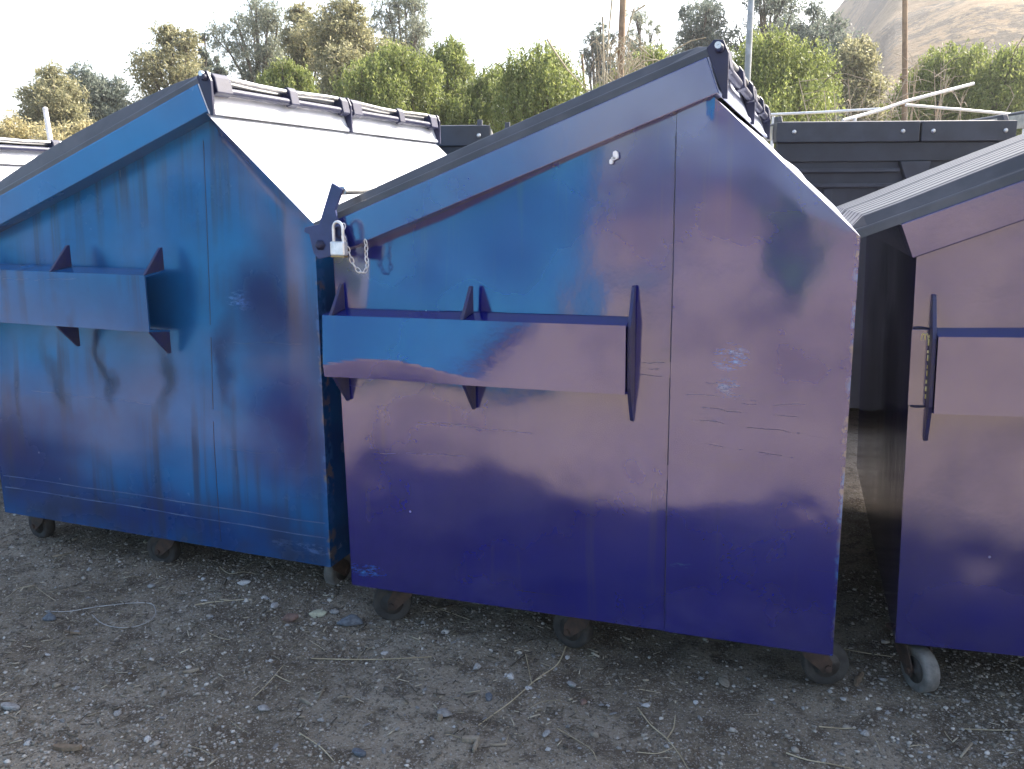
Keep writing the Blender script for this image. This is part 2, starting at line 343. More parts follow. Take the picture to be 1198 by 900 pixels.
        for i, s in enumerate(S):
            u = min(1, max(0, s/L)); arch = d.get('arch', .018)*math.sin(math.pi*u)
            lift = d.get('hump', 0) if k == 1 else 0
            for (y, nn) in prof:
                h = nn*(.5 if i == 0 else .45 if i == len(S)-1 else .85 if i == len(S)-2 else 1.0) if nn > hs*.5 else nn
                if nn > hs*.5:
                    h += arch+lift*math.exp(-((s-(L-.19))/.11)**2)*math.exp(-((y-(yc0+wl*.3))/.22)**2)
                vs.append(SN(s, rh+.002+h, y))
        npf = len(prof)
        mb.add(vs, [(i*npf+j, (i+1)*npf+j, (i+1)*npf+j+1, i*npf+j+1) for i in range(len(S)-1) for j in range(npf-1)])
        mb.add(vs[:npf], [tuple(range(npf))]); mb.add(vs[-npf:], [tuple(range(npf))[::-1]])
        mb.build('lid', lidmat, root, .004)
    # ---- hinge
    hs_, hn = L+.052, .104
    m = MB(); pts = [SN(hs_, hn+.006+.006*math.sin(q*1.1+seed), -.03+(D+.06)*q/12) for q in range(13)]; m.tube(pts, .0090, 10); m.build('hinge_rod', MAT['galv'], root)
    m = MB(); m.tube([SN(L+.046, .066, .02), SN(L+.046, .070, D-.02)], .0135, 12); m.build('hinge_pipe', MAT['trim'], root)
    for yb in (-.016, D*.5-.006, D-.004):
        m = MB(); m.prism([(L+.0215,.118),(L+.046,.130),(L+.068,.120),(L+.070,.085),(L+.032,-.022),(L+.0205,-.016)] , lambda s, n: SN(s, n, yb), lambda s, n: SN(s, n, yb+.012))
        b = m.build('hinge_bracket', MAT['trim'], root, .002)
        m = MB(); Mx = Matrix.Translation(SN(hs_, hn, yb-.008)) @ Matrix.Rotation(R(90), 4, 'X'); m.lathe([(.012,-.012),(.012,.003),(.008,.006)], Mx, 14); m.build('pin_head', MAT['trim'], b)
    for yb, w in ((.012,.085),(D*.25,.055),(D*.5-.07,.055),(D*.5+.02,.075),(D*.75,.055),(D-.10,.075)):
        m = MB(); m.prism([(L+.026,.096),(L+.038,.119),(L+.064,.119),(L+.071,.100),(L+.062,.050),(L+.032,.050)], lambda s, n: SN(s, n, yb), lambda s, n: SN(s, n, yb+w)); m.build('lid_lug', MAT['trim'], root, .004)
    # ---- fork pocket: an open channel with gussets
    z1, z0 = d['zs1']-zb, d['zs2']-zb; x0, x1, p = d['x0'], d['xr'], d.get('p', .09)
    m = MB(); T = .006
    nseg = 64; sag = d.get('sag', 0); nl = 25; vs = []
    def py(x, z):
        w = sag*(1-1/(1+math.exp(-(x-x0-.52)/.07))); zf = z0+.004+.060*math.exp(-((x-x0-.20)/.26)**2)
        return -p+(w*(z-zf)*.085 if z > zf else w*(zf-z)*.16)+sag*.0012*math.sin(x*9)
    for i in range(nseg+1):
        x = x0+(x1-x0)*i/nseg; zl = [z1+(z0-z1)*k/(nl-1) for k in range(nl)]
        vs += [(x, -.002, z1+.012)]+[(x, py(x, z), z) for z in zl]+[(x, -.002, z0-.012), (x, -.002, z0-.012+T)]
        vs += [(x, py(x, z)+T, min(z1-T, max(z0+T, z))) for z in zl[::-1]]+[(x, -.002, z1+.012-T)]
    kk = 2*nl+4; m.add(vs, [(i*kk+j, (i+1)*kk+j, (i+1)*kk+(j+1) % kk, i*kk+(j+1) % kk) for i in range(nseg) for j in range(kk)])
    cap = [(j, j+1, kk-2-j, kk-1-j) for j in range(nl+1)]
    m.add(vs[:kk], cap); m.add(vs[-kk:], [c[::-1] for c in cap])
    fp = m.build('fork_pocket', d.get('pocket_mat', face_mat), root)
    for gx_, full in d['gussets']:
        gh = .092; th = .005; dark = d.get('gmat', MAT['gusset'])
        if full:
            m = MB(); m.prism([(-.003, z1+gh+.01),(-.018, z1+gh+.006),(-p*.72, z1-.01),(-p*.72, z0+.012),(-.018, z0-gh),(-.003, z0-gh-.006)], lambda y, z: Vector((gx_-th, y, z)), lambda y, z: Vector((gx_+th, y, z))); m.build('gusset', dark, fp, .001)
        else:
            for (q0, q1) in ((z1+.013, z1+gh), (z0-.013, z0-gh)):
                m = MB(); m.prism([(-.003, q1),(-.014, q1),(-p+.004, q0+(q1-q0)*.0-(.012 if q1 > q0 else -.012)),(-.003, q0)], lambda y, z: Vector((gx_-th, y, z)), lambda y, z: Vector((gx_+th, y, z))); m.build('gusset', dark, fp, .001)
    # ---- casters
    for ci, (cx, cyy, rot) in enumerate(casters):
        r = .068; Mr = Matrix.Translation((cx, cyy, 0)) @ Matrix.Rotation(rot, 4, 'Z'); wz = r-zb-.004
        m = MB(); m.box((-.055,-.05,-.012), (.055,.05,-.001), Mr); m.tube([Mr @ Vector((0,0,-.012)), Mr @ Vector((0,0,-.032))], .034, 14)
        for s in (-1, 1):
            m.prism([(-.035,-.030),(.035,-.030),(.062,wz+.02),(.062,wz-.016),(.036,wz-.016),(-.02,-.06)], lambda x, z: Mr @ Vector((x, s*.034, z)), lambda x, z: Mr @ Vector((x, s*.039, z)))
        m.tube([Mr @ Vector((.05,-.046,wz)), Mr @ Vector((.05,.046,wz))], .010, 8)
        cst = m.build('caster', MAT['rust'], root, .001)
        Mw = Mr @ Matrix.Translation((.05,0,wz)) @ Matrix.Rotation(R(90), 4, 'X'); pale = ci in pale_wheels
        m = MB(); m.lathe([(.040,-.019),(.060,-.024),(.067,-.018),(r,0),(.067,.018),(.060,.024),(.040,.019)], Mw, 30); wh = m.build('wheel', MAT['pale_tyre'] if pale else MAT['tyre'], cst)
        m = MB(); m.lathe([(.008,-.026),(.014,-.026),(.016,-.019),(.0395,-.0215),(.0395,.0215),(.016,.019),(.014,.026),(.008,.026)], Mw, 24); m.build('hub', MAT['hub'], wh)
    return root, SN, L

D0 = 1.78
MAT['bead'] = simple('chipped_pale_blue_bead', (.015,.05,.17), (.09,.13,.22), .5, 0, 9, .3, .002)
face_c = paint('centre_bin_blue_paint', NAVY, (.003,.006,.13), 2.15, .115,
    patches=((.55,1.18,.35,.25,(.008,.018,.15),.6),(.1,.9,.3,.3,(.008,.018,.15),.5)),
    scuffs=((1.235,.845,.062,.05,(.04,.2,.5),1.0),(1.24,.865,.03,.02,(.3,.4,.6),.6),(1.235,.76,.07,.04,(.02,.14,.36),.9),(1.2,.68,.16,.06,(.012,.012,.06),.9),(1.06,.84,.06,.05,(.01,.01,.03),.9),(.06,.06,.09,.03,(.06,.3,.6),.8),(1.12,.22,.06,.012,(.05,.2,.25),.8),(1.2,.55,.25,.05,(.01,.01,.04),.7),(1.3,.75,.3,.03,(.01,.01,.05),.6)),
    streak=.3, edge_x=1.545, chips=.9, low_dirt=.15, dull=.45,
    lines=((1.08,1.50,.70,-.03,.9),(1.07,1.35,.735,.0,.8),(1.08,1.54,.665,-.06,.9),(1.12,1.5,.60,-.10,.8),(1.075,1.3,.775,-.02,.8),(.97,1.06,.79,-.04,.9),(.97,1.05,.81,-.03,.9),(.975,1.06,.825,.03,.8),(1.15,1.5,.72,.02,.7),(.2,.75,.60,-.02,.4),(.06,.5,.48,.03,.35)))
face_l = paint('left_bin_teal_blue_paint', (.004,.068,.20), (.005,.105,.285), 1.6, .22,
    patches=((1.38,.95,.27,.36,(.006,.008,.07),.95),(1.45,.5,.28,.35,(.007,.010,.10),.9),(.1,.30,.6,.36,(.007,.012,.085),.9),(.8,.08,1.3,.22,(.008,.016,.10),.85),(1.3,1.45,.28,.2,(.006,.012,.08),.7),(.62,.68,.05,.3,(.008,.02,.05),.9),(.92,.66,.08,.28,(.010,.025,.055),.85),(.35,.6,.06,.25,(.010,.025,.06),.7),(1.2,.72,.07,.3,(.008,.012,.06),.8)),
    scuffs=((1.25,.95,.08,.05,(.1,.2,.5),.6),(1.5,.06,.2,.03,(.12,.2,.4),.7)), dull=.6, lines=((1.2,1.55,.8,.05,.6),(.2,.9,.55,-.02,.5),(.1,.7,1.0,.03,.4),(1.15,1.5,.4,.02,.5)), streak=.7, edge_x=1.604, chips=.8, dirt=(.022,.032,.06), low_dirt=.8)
trim_l = paint('left_bin_rim_blue_paint', (.005,.078,.22), (.006,.105,.28), 1.65, .24, streak=.1, chips=.5, low_dirt=0)
trim_c = paint('centre_bin_rim_blue_paint', NAVY, (.009,.016,.12), 2.3, .2, streak=.0, chips=.6, low_dirt=0)
face_r = paint('right_bin_purple_blue_paint', (.005,.005,.085), (.006,.007,.10), 2.2, .12,
    patches=((.3,.1,.5,.25,(.013,.013,.13),.8),), scuffs=((.3,.95,.2,.03,(.02,.02,.08),.7),), streak=.15, chips=.6, low_dirt=.2)
slant_c = simple('sun_glare_slant_paint', (.34,.37,.50), (.48,.50,.60), .32, 0, 4, .2, .004)  # sun glare on the slanted backs is put into this pale colour
slant_l = simple('grey_sun_glare_slant_paint', (.55,.56,.60), (.68,.69,.72), .35, 0, 4, .2, .004)  # near-white base stands for blown-out sun on the slant

CX, CY, CZB = -1.4493, 2.434, .157
dc = dict(W=1.5456, D=D0, zC=1.3304, xD=1.1651, zD=1.693, zE=1.2708, xs=1.0693, zs1=1.0937, zs2=.8998, x0=-.004, xr=.9584, p=.092, sag=1,
          gussets=((.03,False),(.47,False),(.963,True)), hump=.06, arch=.004, over=.02)
dents_c = [(.24,1.45,.46,.55,.070),(.85,.42,.35,.30,-.012),(1.30,.95,.30,.25,-.006),(.25,.35,.3,.25,.012),(1.3,.3,.3,.25,.006),(1.46,.43,.03,.03,.002)]
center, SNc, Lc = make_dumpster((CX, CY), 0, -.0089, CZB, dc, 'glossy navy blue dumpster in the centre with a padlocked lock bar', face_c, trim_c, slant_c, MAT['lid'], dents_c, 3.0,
    [(.145,.12,R(200)),(.80,.10,R(165)),(1.48,.12,R(15)),(.145,D0-.14,R(70)),(1.40,D0-.14,R(120))])
dl = dict(W=1.6039, D=D0, zC=1.3774, xD=1.1997, zD=1.7418, zE=1.2850, xs=1.1241, zs1=1.1955, zs2=.9941, x0=-.004, xr=.9643, p=.105,
          gussets=((.03,False),(.52,False),(.958,False)), arch=.032, over=.05, beads=((.02,.115,1.59,.112),(.02,.165,1.59,.168)), gmat=MAT['gusset'])
left, SNl, Ll = make_dumpster((-3.2148, 2.5991), -.0194, .0068, .1541, dl, 'teal blue dumpster on the left with two pale weld lines along its bottom', face_l, trim_l, slant_l, MAT['lid'],
    [(.55,1.50,.9,.75,.075),(1.35,1.45,.25,.5,.035),(1.4,1.35,.16,.16,-.02),(1.35,.7,.2,.3,.010)], 8.0, [(.10,.12,R(170)),(.80,.10,R(185)),(1.52,.12,R(80)),(.14,D0-.14,R(50)),(1.45,D0-.14,R(20))], pale_wheels=(2,))
dr = dict(W=1.56, D=D0, zC=1.34, xD=1.17, zD=1.710, zE=1.2872, xs=1.08, zs1=1.0847, zs2=.8788, x0=.052, xr=1.01, p=.09,
          gussets=((.047,True),(.5,False),(1.01,False)), arch=.012, over=.14, lid_h=.052)
right, SNr, Lr = make_dumpster((.2692, 2.5759), .0307, -.0312, .1673, dr, 'purplish blue dumpster at the right edge with ribbed lids catching the sun', face_r, face_r, slant_c, MAT['lid'],
    [(.5,.6,.5,.5,.006)], 12.0, [(.055,.10,R(-62)),(.80,.10,R(15)),(1.42,.12,R(40)),(.14,D0-.14,R(50)),(1.40,D0-.14,R(20))], pale_wheels=(0,))
dfl = dict(dl); dfl.update(zs1=1.1, zs2=.9, beads=(), arch=.0, zC=1.27, zD=1.63, zE=1.18)
farl, _, _ = make_dumpster((-5.10, 3.25), 0, 0, .10, dfl, 'dark blue dumpster mostly cut off by the left edge, behind the teal one', face_c, trim_c, slant_l, MAT['lid'],
    [(.5,.9,.7,.5,.01)], 15.0, [(.12,.12,R(170)),(.80,.10,R(185)),(1.52,.12,R(30)),(.14,D0-.14,R(50)),(1.45,D0-.14,R(20))])
# unseen bin added to the row past the right edge, to shade the ground
make_dumpster((1.98, 2.66), .02, 0, .16, dict(dr, over=.05), 'unseen blue dumpster added beyond the right edge of the row for its shade', face_r, face_r, slant_c, MAT['lid'],
    [(.5,.6,.5,.5,.006)], 19.0, [(.10,.10,R(10)),(1.42,.12,R(40)),(.14,D0-.14,R(50)),(1.40,D0-.14,R(20))])
# white chips on the centre face, patch plate on the right bin
for (x, z, w, h) in ((.905,1.395,.008,.012),(.893,1.378,.005,.007),(.899,1.386,.006,.005)):
    m = MB(); m.prism([(x+w*math.cos(k*.785)*(1+.3*math.sin(k*3)), z+h*math.sin(k*.785)) for k in range(8)], lambda a, b: Vector((a, -.004, b)), lambda a, b: Vector((a, .01, b))); m.build('bare_paint_chip', MAT['white_chip'], center)
m = MB(); m.box((-.003,-.010,.715), (.041,.004,.925)); pl = m.build('patch_plate', face_r, right, .001)
m = MB(); m.tube([(.004,-.006,.712),(.02,-.0075,.710),(.042,-.006,.711)], .003, 6); m.build('weld_bead', MAT['seam'], pl); m = MB(); m.tube([(.001,-.006,.928),(.02,-.0075,.929),(.042,-.006,.926)], .003, 6); m.build('weld_bead', MAT['seam'], pl)
m = MB()
for k in range(9): z = .735+k*.021; m.box((.0385+.001*math.sin(k*5), -.0125, z), (.0415, -.0095, z+.012+.006*math.sin(k*3)))
m.build('chipped_edge', MAT['yellow'], pl)
m = MB()
for sgn in (-1, 1): m.tube([(.030+sgn*.0042+.0042*math.cos(q), -.0112, .897+.018*math.sin(q)) for q in np.linspace(0, math.pi, 9)], .0013, 6)
m.build('painted_mark', MAT['yellow'], pl)

MAT['arm'] = simple('worn_blue_arm_paint', (.012,.022,.085), (.02,.034,.12), .42, 0, 18, .25, .003, 1.5)
# ---- lock bar of the centre bin (arm, bolt, bar across the lids)
def on_face(px, py, yy):
    d = CF + CR*((px-599)/F_PX) - CU*((py-450)/F_PX); k = (CY+yy)/d.y; p = Vector((0,0,EYE))+d*k
    return Vector((p.x-CX, yy, p.z-CZB))
lb = empty('lock_bar', (0,0,0)); lb.parent = center
arm_px = [(393,214),(406,222),(397,246),(400,262),(409,277),(411,289),(405,297),(377,303),(371,296),(366,274),(360,271),(361,266),(378,262)]
m = MB(); arm = [on_face(x, y, -.04) for x, y in arm_px]
m.prism([(p.x, p.z) for p in arm], lambda a, b: Vector((a, -.046, b)), lambda a, b: Vector((a, -.036, b))); m.build('arm_plate', MAT['arm'], lb, .002)
p = on_face(404, 221, -.036); m = MB(); m.tube([(p.x, -.036, p.z-.006), (p.x+.004, .4, p.z+.004), (p.x, .9, p.z), (p.x+.003, D0+.03, p.z)], .0135, 12); m.build('cross_bar', MAT['galv'], lb)
p = on_face(378, 287, -.048); m = MB(); Mx = Matrix.Translation(p) @ Matrix.Rotation(R(90), 4, 'X'); m.lathe([(.017,-.004),(.017,.002),(.011,.004),(.011,.012),(.004,.013)], Mx, 6); m.build('bolt', MAT['trim'], lb)
p = on_face(400, 272, -.048); m = MB()
m.tube([p+Vector((.012*math.cos(q), -.004, .016*math.sin(q))) for q in np.linspace(0, 2*math.pi, 17)], .004, 8); m.build('hasp_ring', MAT['trim'], lb)
# ---- padlock and chain: things of their own
pk = on_face(396.5, 290, -.075)+Vector((CX, CY, CZB)); pad = empty('padlock', pk, (0, 0, R(-8))); tag(pad, 'silver padlock hanging from the lock bar of the centre dumpster', 'padlock')
m = MB(); m.box((-.0265,-.011,-.024), (.0265,.011,.019)); m.build('lock_body', MAT['steel'], pad, .004)
m = MB(); m.box((-.0255,-.0105,-.0285), (.0255,.0105,-.0242)); m.build('keyway_plate', MAT['brass'], pad, .001)
sh = [(-.018,0,.015),(-.018,0,.055)]+[(.018*-math.cos(q), 0, .058+.020*math.sin(q)) for q in np.linspace(0, math.pi, 9)]+[(.018,0,.055),(.018,0,.015)]
m = MB(); m.tube(sh, .0048, 10); m.build('shackle', MAT['steel'], pad)
def chain_link(mb, c, tdir, roll):
    tdir = tdir.normalized(); s = tdir.orthogonal().normalized(); s = Matrix.Rotation(roll, 3, tdir) @ s
    pts = [c+tdir*(.011*math.cos(q)*(1 if abs(math.cos(q)) > .3 else .8))+s*(.0058*math.sin(q)) for q in np.linspace(0, 2*math.pi, 15)]
    mb.tube(pts, .0017, 6, cap=False)
cp = [on_face(*q) for q in ((402,262,-.062),(401,275,-.075),(405,287,-.07),(409,297,-.06),(413,309,-.05),(419,317,-.045),(425,321,-.042),(429,316,-.04),(430,308,-.036),(428,299,-.034),(429,289,-.032),(427,280,-.034))]
m = MB(); acc = 0; k = 0
dense = []
for i in range(len(cp)-1):
    for q in range(10): dense.append(cp[i].lerp(cp[i+1], q/10))
lastp = dense[0]; m.v = []
for i in range(1, len(dense)):
    acc += (dense[i]-dense[i-1]).length
    if acc > .0165: chain_link(m, (dense[i]+lastp)/2, dense[i]-lastp, R(90)*(k % 2)+.4); lastp = dense[i]; acc = 0; k += 1
ch = m.build('chain', MAT['steel']); ch.location = (CX, CY, CZB); tag(ch, 'thin silver chain looping from the padlock to the rim of the centre dumpster', 'chain')

# ------------------------------------------------------------------ charcoal dumpsters of the back row
def make_charcoal(loc, yaw, label, W=1.5, H=1.90, D=1.5):
    root = empty('charcoal_dumpster', (loc[0], loc[1], 0), (0, 0, yaw)); tag(root, label, 'dumpster', 'charcoal dumpsters in the back row')
    zb = .16; m = MB(); m.prism([(0,zb),(D,zb),(D,H-.45),(D-.35,H-.14),(0,H-.14)], lambda y, z: Vector((.02, y+.03, z)), lambda y, z: Vector((W-.02, y+.03, z))); m.build('body', MAT['charcoal'], root, .006)
    m = MB(); m.box((.012,.012,H-.225), (W-.012,.045,H-.118)); m.build('upper_band', MAT['charcoal'], root, .004)
    xg = W*.60
    for x0, x1 in ((0, xg-.005), (xg+.005, W)):
        m = MB(); m.box((x0, -.012, H-.118), (x1, .055, H-.004)); ra = m.build('rail', MAT['charcoal_trim'], root, .006)
        for q in (.12, .88):
            m = MB(); x = x0+(x1-x0)*q; m.lathe([(.013,0),(.013,.006),(.006,.009)], Matrix.Translation((x, -.012, H-.06)) @ Matrix.Rotation(R(90), 4, 'X'), 8); m.build('bolt', MAT['galv'], ra)
    m = MB(); m.box((.02,.056,H-.03), (W-.02,D-.33,H+.004)); m.build('lid', MAT['lid'], root, .01)
    for x in (.004, W-.075):
        m = MB(); m.prism([(0,H-.118),(.075,H-.118),(.075,H+.03),(.02,H+.03),(0,H)], lambda y, z: Vector((x, y, z)), lambda y, z: Vector((x+.03, y, z))); m.build('end_bracket', MAT['charcoal_trim'], root, .003)
    for s in (0, 1):                                   # galvanised plates on the two ends of the top rail
        x = -.006 if s == 0 else W+.001
        m = MB(); m.box((x, .06, H-.10), (x+.005, .5, H-.02)); m.build('side_plate', MAT['galv'], root)
    m = MB(); m.prism([(xg-.10,H-.226),(xg+.08,H-.226),(xg+.035,H-.40),(xg-.03,H-.40)], lambda x, z: Vector((x, -.004, z)), lambda x, z: Vector((x, .029, z))); m.build('latch_bracket', MAT['charcoal_trim'], root, .003)
    m = MB(); m.tube([(xg+.01+.020*math.cos(q), -.012, H-.42+.03*math.sin(q)) for q in np.linspace(0, 2*math.pi, 15)], .005, 6); m.build('latch_ring', MAT['galv'], root)
    for (a, b, zz) in ((.03, xg-.09, H-.275), (.03, xg-.05, H-.36), (xg+.09, W-.03, H-.30)):
        m = MB(); m.box((a, .006, zz-.011), (b, .030, zz+.011)); m.build('cross_bar', MAT['charcoal_trim'], root, .003)
    for x in (.30, .62, 1.20):
        m = MB(); m.box((x, .014, zb), (x+.05, .030, H-.38)); m.build('rib', MAT['charcoal'], root, .003)
    for x in (.18, W-.18):
        for y in (.16, D-.14):
            m = MB(); m.box((x-.05, y-.05, zb-.03), (x+.05, y+.05, zb)); m.prism([(-.03,zb-.03),(.03,zb-.03),(.02,.05),(-.02,.05)], lambda a, b: Vector((x-.035, y+a, b)), lambda a, b: Vector((x-.03, y+a, b))); c = m.build('caster', MAT['rust'], root)
            m = MB(); m.lathe([(.04,-.022),(.06,-.024),(.066,0),(.06,.024),(.04,.022)], Matrix.Translation((x, y, .064)) @ Matrix.Rotation(R(90), 4, 'Y'), 20); m.build('wheel', MAT['tyre'], c)
    return root
YB = .337
BX, BY = -.30, 5.41
for k, (off, Wb, Hb, lab) in enumerate(((0, 1.37, 1.86, 'charcoal dumpster with a riveted top rail, seen in the gap right of the centre bin'),
        (-1.56, 1.42, 1.84, 'charcoal dumpster hidden mostly behind the peak of the centre bin'), (-3.01, 1.37, 1.855, 'charcoal dumpster whose end shows between the teal bin and the centre bin'),
        (1.47, 1.37, 1.92, 'charcoal dumpster peeking out behind the ribbed lids at the right edge'))):  # last bin stands taller to keep sun off the ground in the gap
    make_charcoal((BX+off*math.cos(YB), BY+off*math.sin(YB)), YB, lab, W=Wb, H=Hb)
# unseen blue container put behind the viewer, for the left paint to mirror
rc = empty('unseen_container', (-3.0, -4.3, 0), (0, 0, R(170))); tag(rc, 'long unseen sky-blue container added behind the viewer, mirrored in the teal bin', 'container')
RB = simple('sky_blue_container_paint', (.018,.17,.36), (.03,.22,.44), .6, 0, 3, .2, .004)
m = MB(); m.prism([(0,.25),(2.4,.25),(2.4,2.6),(0,2.6)], lambda y, z: Vector((0, y, z)), lambda y, z: Vector((7.2, y, z))); m.build('body', RB, rc, .01)
for k in range(12):
    x = .1+k*.62; m = MB(); m.box((x, -.07, .3), (x+.10, -.002, 2.5)); m.build('rib', RB, rc)
for z in (.26, 2.46):
    m = MB(); m.box((-.02, -.09, z), (7.22, -.072, z+.12)); m.build('rail', RB, rc)
for x in (.5, 6.6):
    m = MB(); m.lathe([(.05,-.1),(.14,-.1),(.14,.1),(.05,.1)], Matrix.Translation((x, .3, .14)) @ Matrix.Rotation(R(90), 4, 'Y'), 20); m.build('roller', MAT['rust'], rc)

# ------------------------------------------------------------------ trees
def leaf_mat(name, stops, trans=.35):
    t = NT(name); g = t.new('ShaderNodeNewGeometry'); c = t.ramp(g.outputs['Random Per Island'], stops)
    t.set(Base_Color=c, Roughness=.55, IOR=1.4)
    tr = t.new('ShaderNodeBsdfTranslucent'); t.put(tr.inputs['Color'], t.mix(.0, c, c)); mx = t.new('ShaderNodeMixShader'); mx.inputs[0].default_value = trans
    t.t.links.new(t.p.outputs[0], mx.inputs[1]); t.t.links.new(tr.outputs[0], mx.inputs[2]); t.t.links.new(mx.outputs[0], t.out.inputs['Surface']); return t.m
LM = {'pepper': leaf_mat('pepper_tree_leaf', [(0,(.10,.13,.035)),(.5,(.19,.23,.06)),(1,(.31,.33,.11))], .45),
      'euc': leaf_mat('eucalyptus_leaf', [(0,(.13,.155,.115)),(.6,(.23,.25,.18)),(1,(.36,.36,.26))], .48),
      'olive': leaf_mat('olive_brown_leaf', [(0,(.17,.17,.095)),(.6,(.29,.28,.15)),(1,(.43,.39,.23))], .48),
      'dark': leaf_mat('dark_grey_leaf', [(0,(.09,.115,.095)),(.6,(.165,.195,.155)),(1,(.26,.27,.21))], .45),
      'dry': leaf_mat('dry_yellow_leaf', [(0,(.30,.26,.12)),(.6,(.42,.37,.19)),(1,(.56,.48,.28))], .45)}
def unit(v): return v/np.maximum(np.linalg.norm(v, axis=1, keepdims=True), 1e-9)
def leaves(C, Dv, Ls, Ws, rng):
    Dv = unit(Dv); S = unit(np.cross(Dv, rng.normal(size=Dv.shape))); Ls = Ls[:, None]/2; Ws = Ws[:, None]/2
    V = np.stack([C-Dv*Ls, C+S*Ws-Dv*Ls*.15, C+Dv*Ls, C-S*Ws-Dv*Ls*.15], 1).reshape(-1, 3)
    return V, np.arange(len(V)).reshape(-1, 4)
def tree(name, kind, base, H, Rw, label, group, n=9000, crown0=.25, clumps=14, seed=0, leaf=.11, cat='tree', bare=False):
    rng = np.random.default_rng(seed+100); root = empty(name, base); tag(root, label, cat, group)
    # clump centres
    cs = []
    for k in range(clumps):
        u = ((k+.5)/clumps)**.62; h = H*(crown0+(1-crown0)*(.10+.86*u)); 
        wprof = {'pepper': math.sqrt(max(.08, 1-u**5)), 'euc': .75, 'dark': .72}.get(kind, math.sqrt(max(.12, 1-u**5)))
        th = k*2.4+rng.uniform(-.5, .5); rr = Rw*wprof*rng.uniform(.25, .95)*(.2 if k == clumps-1 else 1); h *= rng.uniform(.90, 1.0) if kind in ('euc', 'dark') else rng.uniform(.94, 1.0)
        cr = Rw*{'pepper': .40, 'euc': .30, 'dark': .33}.get(kind, .36)*rng.uniform(.75, 1.25)*(.8 if u > .9 else 1)
        cs.append((rr*math.cos(th), rr*math.sin(th), min(h, H-cr*.8), cr))
    # trunk and limbs
    m = MB(); tr = max(.06, H*.022); bend = rng.uniform(-.06, .06, 2)*H
    tp = lambda q: Vector((bend[0]*q*q, bend[1]*q*q, H*q))
    m.tube([tp(q)-Vector((0,0,.1 if q == 0 else 0)) for q in (0,.12,.28,.44,.60,.74)], [tr*1.25, tr, tr*.8, tr*.6, tr*.38, tr*.14], 8)
    for (x, y, z, cr) in cs:
        q = max(.12, min(.8, z/H*.62)); a = tp(q); b = Vector((x, y, z)); mid = a.lerp(b, .55)+Vector((0,0,.08*H*rng.uniform(-.3, 1)))*.4
        r0 = tr*(1-q)*.6+.01; m.tube([a, a.lerp(mid, .5), mid, mid.lerp(b, .6), b+Vector((0,0,cr*.4))], [r0, r0*.8, r0*.6, r0*.4, .006], 6, False)
        for j in range(3):
            e = b+Vector(rng.normal(size=3))*cr*.55; m.tube([mid.lerp(b, .5), b.lerp(e, .5)+Vector((0,0,.05)), e], [r0*.35, r0*.25, .004], 5, False)
    m.build('trunk', MAT['bark'], root)
    # foliage
    wgt = np.array([c[3]**2 for c in cs]); wgt /= wgt.sum(); P = []; Dd = []
    for (x, y, z, cr), w in zip(cs, wgt):
        k = int(n*w)
        if kind == 'pepper':
            ns = max(6, k//16); d = unit(rng.normal(size=(ns, 3))); d[:, 2] = np.abs(d[:, 2])*.9-.15
            st = np.array([x, y, z])+d*cr*(rng.uniform(.45, 1.0, (ns, 1))+.5*rng.random((ns, 1))**5)
            ln = rng.uniform(.25, 1.0, ns)*cr*1.5
            for q in range(16):
                f = q/15; p = st+np.stack([d[:, 0]*.12*f*ln, d[:, 1]*.12*f*ln, -f*ln], 1)+rng.normal(size=(ns, 3))*.035*leaf/.1
                P.append(p); v = rng.normal(size=(ns, 3))*.6; v[:, 2] -= .9; Dd.append(v)
        else:
            # twiglets: small tufts, so that gaps stay between them
            nt = max(5, k//14); d = unit(rng.normal(size=(nt, 3))); r_ = cr*(rng.uniform(.2, 1.0, (nt, 1))**.6+.55*rng.random((nt, 1))**6)
            tc = np.array([x, y, z])+d*r_*np.array([1, 1, .9]); ts = cr*.13*rng.uniform(.6, 1.5, (nt, 1))
            for q in range(14):
                P.append(tc+rng.normal(size=(nt, 3))*ts); v = rng.normal(size=(nt, 3)); v[:, 2] -= (.9 if kind in ('euc', 'dark') else .2); Dd.append(v)
    P = np.concatenate(P); Dd = np.concatenate(Dd); k = len(P)
    P[:, 2] = np.maximum(P[:, 2], .05)
    V, Fl = leaves(P, Dd, leaf*rng.uniform(.6, 1.4, k), leaf*rng.uniform(.22, .42, k)*(1.15 if kind != 'euc' else .9), rng)
    link('crown', np_mesh('crown', V, Fl), LM[kind], root)
    return root
def place(px, top_py, Zd, hw_px):
    p = at_depth(px, top_py, Zd); return Vector((p.x, p.y, -.03)), p.z+.03, hw_px/F_PX*Zd
